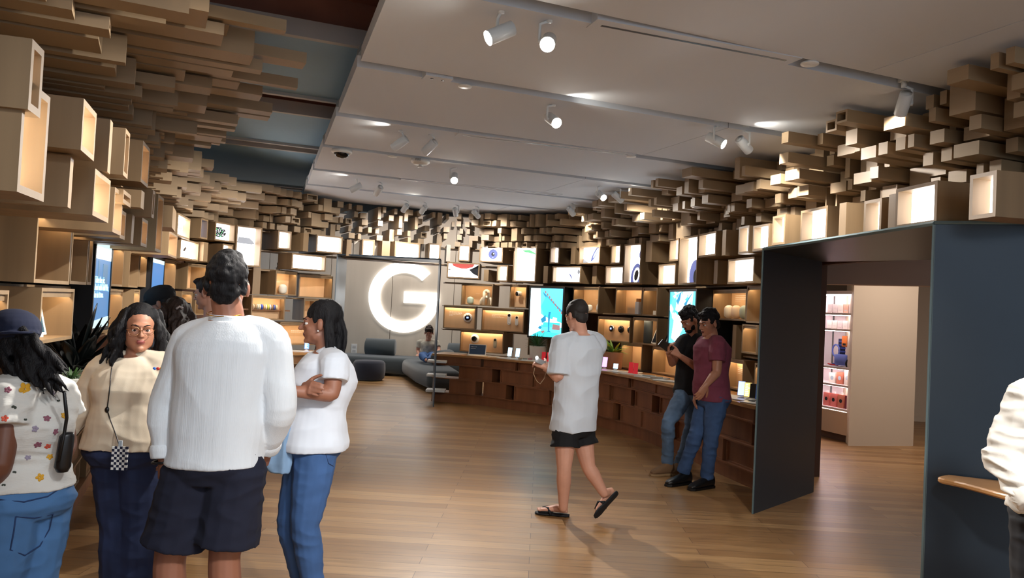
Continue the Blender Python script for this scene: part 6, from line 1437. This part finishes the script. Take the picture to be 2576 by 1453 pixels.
# --- walking man in a white tee, black shorts and sandals
D = 6.05
TEE = mat('white_jersey', (206, 214, 224), .9, bump=(400, one, .15, .001))
f = Vector((-.62, .78, 0)); lat = Vector((.78, .62, 0))
w = person('walking man seen from behind in a white t-shirt, black shorts and black sandals', W(1450, 1150, D), SK3, W(1443, 1068, D), W(1462, 838, D), lat, lat, f, W(1449, 795, D), (-.62, .74, -.28), 1.02,
    [(W(1412, 868, D-.10), W(1404, 948, D-.14), W(1372, 922, D-.04), (-.75, .55, .35), (.3, .6, -.8), (.2, -.2, 1), .5), (W(1500, 866, D+.14), W(1470, 940, D+.42), W(1405, 925, D+.35), (-.9, -.2, .2), (.3, -.6, -.8), (0, 0, 1), .5)],
    [(W(1422, 1088, D-.06), W(1419, 1178, D-.10), W(1417, 1276, D-.02), None), (W(1462, 1086, D+.07), W(1480, 1172, D+.02), W(1519, 1240, D+.02), None)], vox=.007, W_=1.04, D_=1.1, armk=1.05, legk=.98, eye=True, neck_r=.056)
top(w, TEE, 't_shirt', pad=.026, t0=-.06, sleeve='short', sl=.92, spad=.030, straight=.55, amp=.011, sc=(5, 5, 6), seed=21, top_t=.985)
collar(w, TEE, r=.060, h=.012)
bottoms(w, mat('black_sport_shorts', (10, 11, 15), .85), 'shorts', to=.40, pad=.014, shorts=True, flare=.014, t1=.15)
mb = MB(); hair_short(mb, w.M, .96, .9, .0); hairpart(w, mb, mat('cropped_hair', (34, 28, 26), .7, bump=(300, one, .4, .002)), .006, .002, (40, 40, 40))
def sandal(an, toe, up, o):
    an = Vector(an); toe = Vector(toe); up = Vector(up).normalized(); d = (toe-an).normalized(); side = d.cross(up).normalized(); up = side.cross(d).normalized()
    mb = MB(); loft(mb, [(an-d*.065, side, .022, up, .010), (an-d*.045, side, .034, up, .011), (an+d*.06, side, .034, up, .011), (an+d*.15, side, .047, up, .011), (an+d*.19, side, .040, up, .010), (an+d*.215, side, .02, up, .008)], n=18, e=2.4)
    mb.tube([an+d*.08+side*.04, an+d*.105+side*.03+up*.05, an+d*.15+up*.045, an+d*.105-side*.03+up*.05, an+d*.08-side*.04], .011, n=8)
    mb.xf(Matrix.Translation(-o)); return mb
def barefoot(an, base, toe, up, p):
    mb = MB(); up = Vector(up).normalized(); d = (Vector(toe)-Vector(base)).normalized(); side = d.cross(up).normalized(); b = Vector(base)
    loft(mb, [(b-d*.05+up*.03, side, .022, up, .022), (b-d*.02+up*.04, side, .031, up, .035), (b+d*.05+up*.038, side, .034, up, .030), (b+d*.12+up*.026, side, .042, up, .019), (b+d*.17+up*.020, side, .040, up, .013)], n=16)
    T(mb, [Vector(an), b-d*.005+up*.05], [.034, .033])
    for k in range(5): o_ = side*(.032-.016*k); T(mb, [b+d*.165+o_+up*.018, b+d*(.20-.007*abs(k-3.4 if k > 3 else 0)-.004*k)+o_*1.05+up*.014], [.0095, .008], n=8)
    o = remesh(mb, 'foot', SK3, p.root, p.origin, .005, 2)
q = G(1412, 1298); a0 = Vector((q.x, q.y, .012)); t0_ = a0+Vector((-.82, .15, 0))*.2
barefoot(W(1417, 1276, D-.02), a0+Z*.012, t0_+Z*.012, Z, w); sandal(a0, t0_, Z, w.origin).build('sandal', BLACKM, w.root)
hb = W(1540, 1252, D+.06); tb_ = W(1497, 1298, D-.02); dv = (tb_-hb).normalized(); upn = Vector((-.4, .75, .5)); barefoot(W(1519, 1240, D+.02), hb+upn.normalized()*.012, tb_, upn, w); sandal(hb, tb_, upn, w.origin).build('sandal', BLACKM, w.root)
ph_ = W(1358, 910, D-.05); r_ = empty('held_phone', ph_, .5, 'phone with a glowing white lamp in the hands of the walking man', 'phone')
MB().box(-.045, -.004, -.015, .055, .004, .025, bev=.002).xf(Matrix.Rotation(.35, 4, 'Y')).build('casing', GREY, r_); mb = MB(); mb.ell((-.035, -.010, .035), (.013, .006, .013), n=14); mb.build('flash_lamp', mat('flash_glow', (255, 255, 255), .3, emit=((1, 1, 1), 14)), r_)
mb = MB(); c0 = W(1357, 945, D-.05); mb.tube([W(1345, 925, D-.05), W(1342, 940, D-.05), W(1350, 958, D-.05), W(1359, 965, D-.05), W(1370, 950, D-.05), W(1374, 930, D-.05)], .0035, n=6); lo = mb.build('wrist_cord', mat('cord_tan', (150, 120, 90), .6)); tag(lo, 'thin cord loop hanging from the hands of the walking man', 'cord')
# --- two men at the right counter
D = 8.0
f = Vector((-.78, -.62, 0)); lat = Vector((.62, -.78, 0))
j = person('bearded man in a black shirt looking at his phone beside the right counter', W(1735, 1150, D), SK2, W(1736, 988, D), W(1741, 842, D), (.9, -.4, 0), (.85, -.5, 0), (-.5, -.86, 0), W(1734, 806, D-.05), (-.78, -.42, -.46), 1.04,
    [(W(1717, 858, D-.02), W(1692, 913, D-.12), W(1682, 890, D-.34), (-.1, -.4, .9), (.7, -.2, 0), (.3, -.5, .2), .55), (W(1764, 858, D-.08), W(1752, 922, D-.22), W(1708, 893, D-.36), (-.85, -.1, .5), (-.2, .7, -.4), (0, 0, 1), .5)],
    [(W(1722, 992, D), W(1682, 1062, D-.25), W(1679, 1152, D-.05), W(1640, 1175, D-.12)), (W(1750, 990, D+.05), W(1738, 1078, D), W(1712, 1160, D+.10), W(1690, 1180, D-.05))], vox=.007, W_=.95, brow=HAIRB, lips=LIP2, legk=.95, armk=.95, feet=False)
BLK = mat('black_cotton', (14, 15, 20), .85)
top(j, BLK, 'shirt', pad=.018, t0=-.02, sleeve='short', sl=.75, spad=.018, amp=.008, seed=31); collar(j, BLK, r=.058, h=.03, fold=True)
bottoms(j, DENF, 'jeans', pad=.012, t1=.10, amp=.008, ankle=.066, hem=1.12)
mb = MB(); hair_short(mb, j.M, 1.15, 1.0, 1.4); hairpart(j, mb, HAIRB, .006, .016, (30, 30, 30), 7)
mb = MB(); mb.ell((0, .046, -.088), (.042, .040, .030), n=14); mb.ell((0, .080, -.046), (.026, .010, .005), n=12)
for s_ in (-1, 1): mb.ell((s_*.046, .022, -.062), (.018, .030, .032), n=12)
mb.xf(j.M); remesh(mb, 'beard', HAIRB, j.root, j.origin, .005, 1)
SUED = mat('brown_suede', (120, 90, 62), .9); SOLE = mat('tan_sole', (150, 120, 84), .7); BSH = mat('black_leather', (16, 16, 18), .4)
for l in j.legs: shoe(j.root, j.origin, Vector((l[2].x, l[2].y, .095)), Vector((l[3].x, l[3].y, .03)), SUED, SOLE, 'sneaker', hi=.02)
pc = W(1676, 871, 7.62); r_ = empty('held_phone', pc, -.6, 'dark phone held up by the man in the black shirt', 'phone'); MB().box(-.038, -.005, -.075, .038, .005, .075, bev=.002).xf(Matrix.Rotation(-.9, 4, 'Y')@Matrix.Rotation(.5, 4, 'X')).build('casing', GLB, r_)
D = 7.45
MAR = mat('maroon_jersey', (122, 56, 76), .85, var=(20, one, .1))
f = Vector((-.88, -.47, 0)); lat = Vector((.47, -.88, 0))
k = person('man in a maroon t-shirt with his hand on his hip beside the man in black', W(1785, 1180, D), SK2, W(1792, 1003, D), W(1792, 846, D), lat, lat, f, W(1782, 814, D), (-.85, -.40, -.22), 1.06,
    [(W(1806, 866, D-.17), W(1803, 935, D-.22), W(1776, 968, D-.30), (-.5, -.1, -.9), (-.3, .8, 0), (.6, 0, .5), .3), (W(1770, 866, D+.18), W(1760, 930, D+.20), W(1752, 985, D+.05), (-.3, -.3, -1), (.6, 0, 0), (-1, 0, 0), .3)],
    [(W(1802, 1015, D-.08), W(1790, 1092, D-.12), W(1779, 1190, D-.02), W(1738, 1215, D-.15)), (W(1778, 1015, D+.08), W(1752, 1090, D), W(1722, 1176, D+.10), W(1680, 1198, D-.02))], vox=.007, W_=1.06, D_=1.22, belly=.035, brow=HAIRB, lips=LIP2, legk=1.02, armk=1.08, neck_r=.058, feet=False)
top(k, MAR, 't_shirt', pad=.016, t0=-.02, sleeve='short', sl=.62, spad=.020, amp=.008, seed=33)
collar(k, MAR, r=.06, h=.014)
bottoms(k, mat('mid_denim', (52, 78, 118), .85, bump=(500, one, .25, .001), var=(6, one, .25)), 'jeans', pad=.012, t1=.10, amp=.007, ankle=.066, hem=1.12)
mb = MB(); hair_short(mb, k.M, 1.12, 1.05, .9); hairpart(k, mb, HAIRB, .006, .013, (30, 30, 30), 9)
for l in k.legs: shoe(k.root, k.origin, Vector((l[2].x, l[2].y, .095)), Vector((l[3].x, l[3].y, .03)), BSH, BLACK, 'shoe')
# --- person at the right edge, hand on hip
D = 2.9
WK = mat('white_jumper_knit', (218, 214, 206), .9, bump=(300, one, .25, .001))
m_ = person('person at the right edge in a white long sleeved jumper and black jeans', W(2690, 1300, D), SK2, W(2668, 1300, D), W(2690, 930, D), (.9, -.4, 0), (.9, -.4, 0), (-.4, -.9, 0), W(2700, 820, D), (-.4, -.9, 0), 1.0,
    [(W(2592, 1000, D), W(2522, 1145, D+.04), W(2596, 1268, D-.10), (.8, -.2, -.5), (0, .9, 0), (0, 0, 1), .3), (W(2790, 1000, D-.1), W(2850, 1160, D-.1), W(2840, 1300, D-.2), (0, 0, -1), (0, 1, 0), (0, -1, 0), .3)],
    [(W(2620, 1330, D), W(2610, 1580, D), W(2605, 1830, D), W(2590, 1860, D-.2)), (W(2720, 1330, D), W(2720, 1580, D), W(2720, 1830, D), W(2715, 1860, D-.2))], vox=.007, W_=.95)
top(m_, WK, 'jumper', pad=.02, t0=.02, sleeve='long', spad=.022, amp=.012, sc=(9, 9, 22), seed=41, cuff=WK); bottoms(m_, mat('black_denim', (14, 15, 22), .85), 'jeans', t1=.2)
mb = MB(); hair_short(mb, m_.M); hairpart(m_, mb, HAIRB, .008)
bpy.context.view_layer.update()
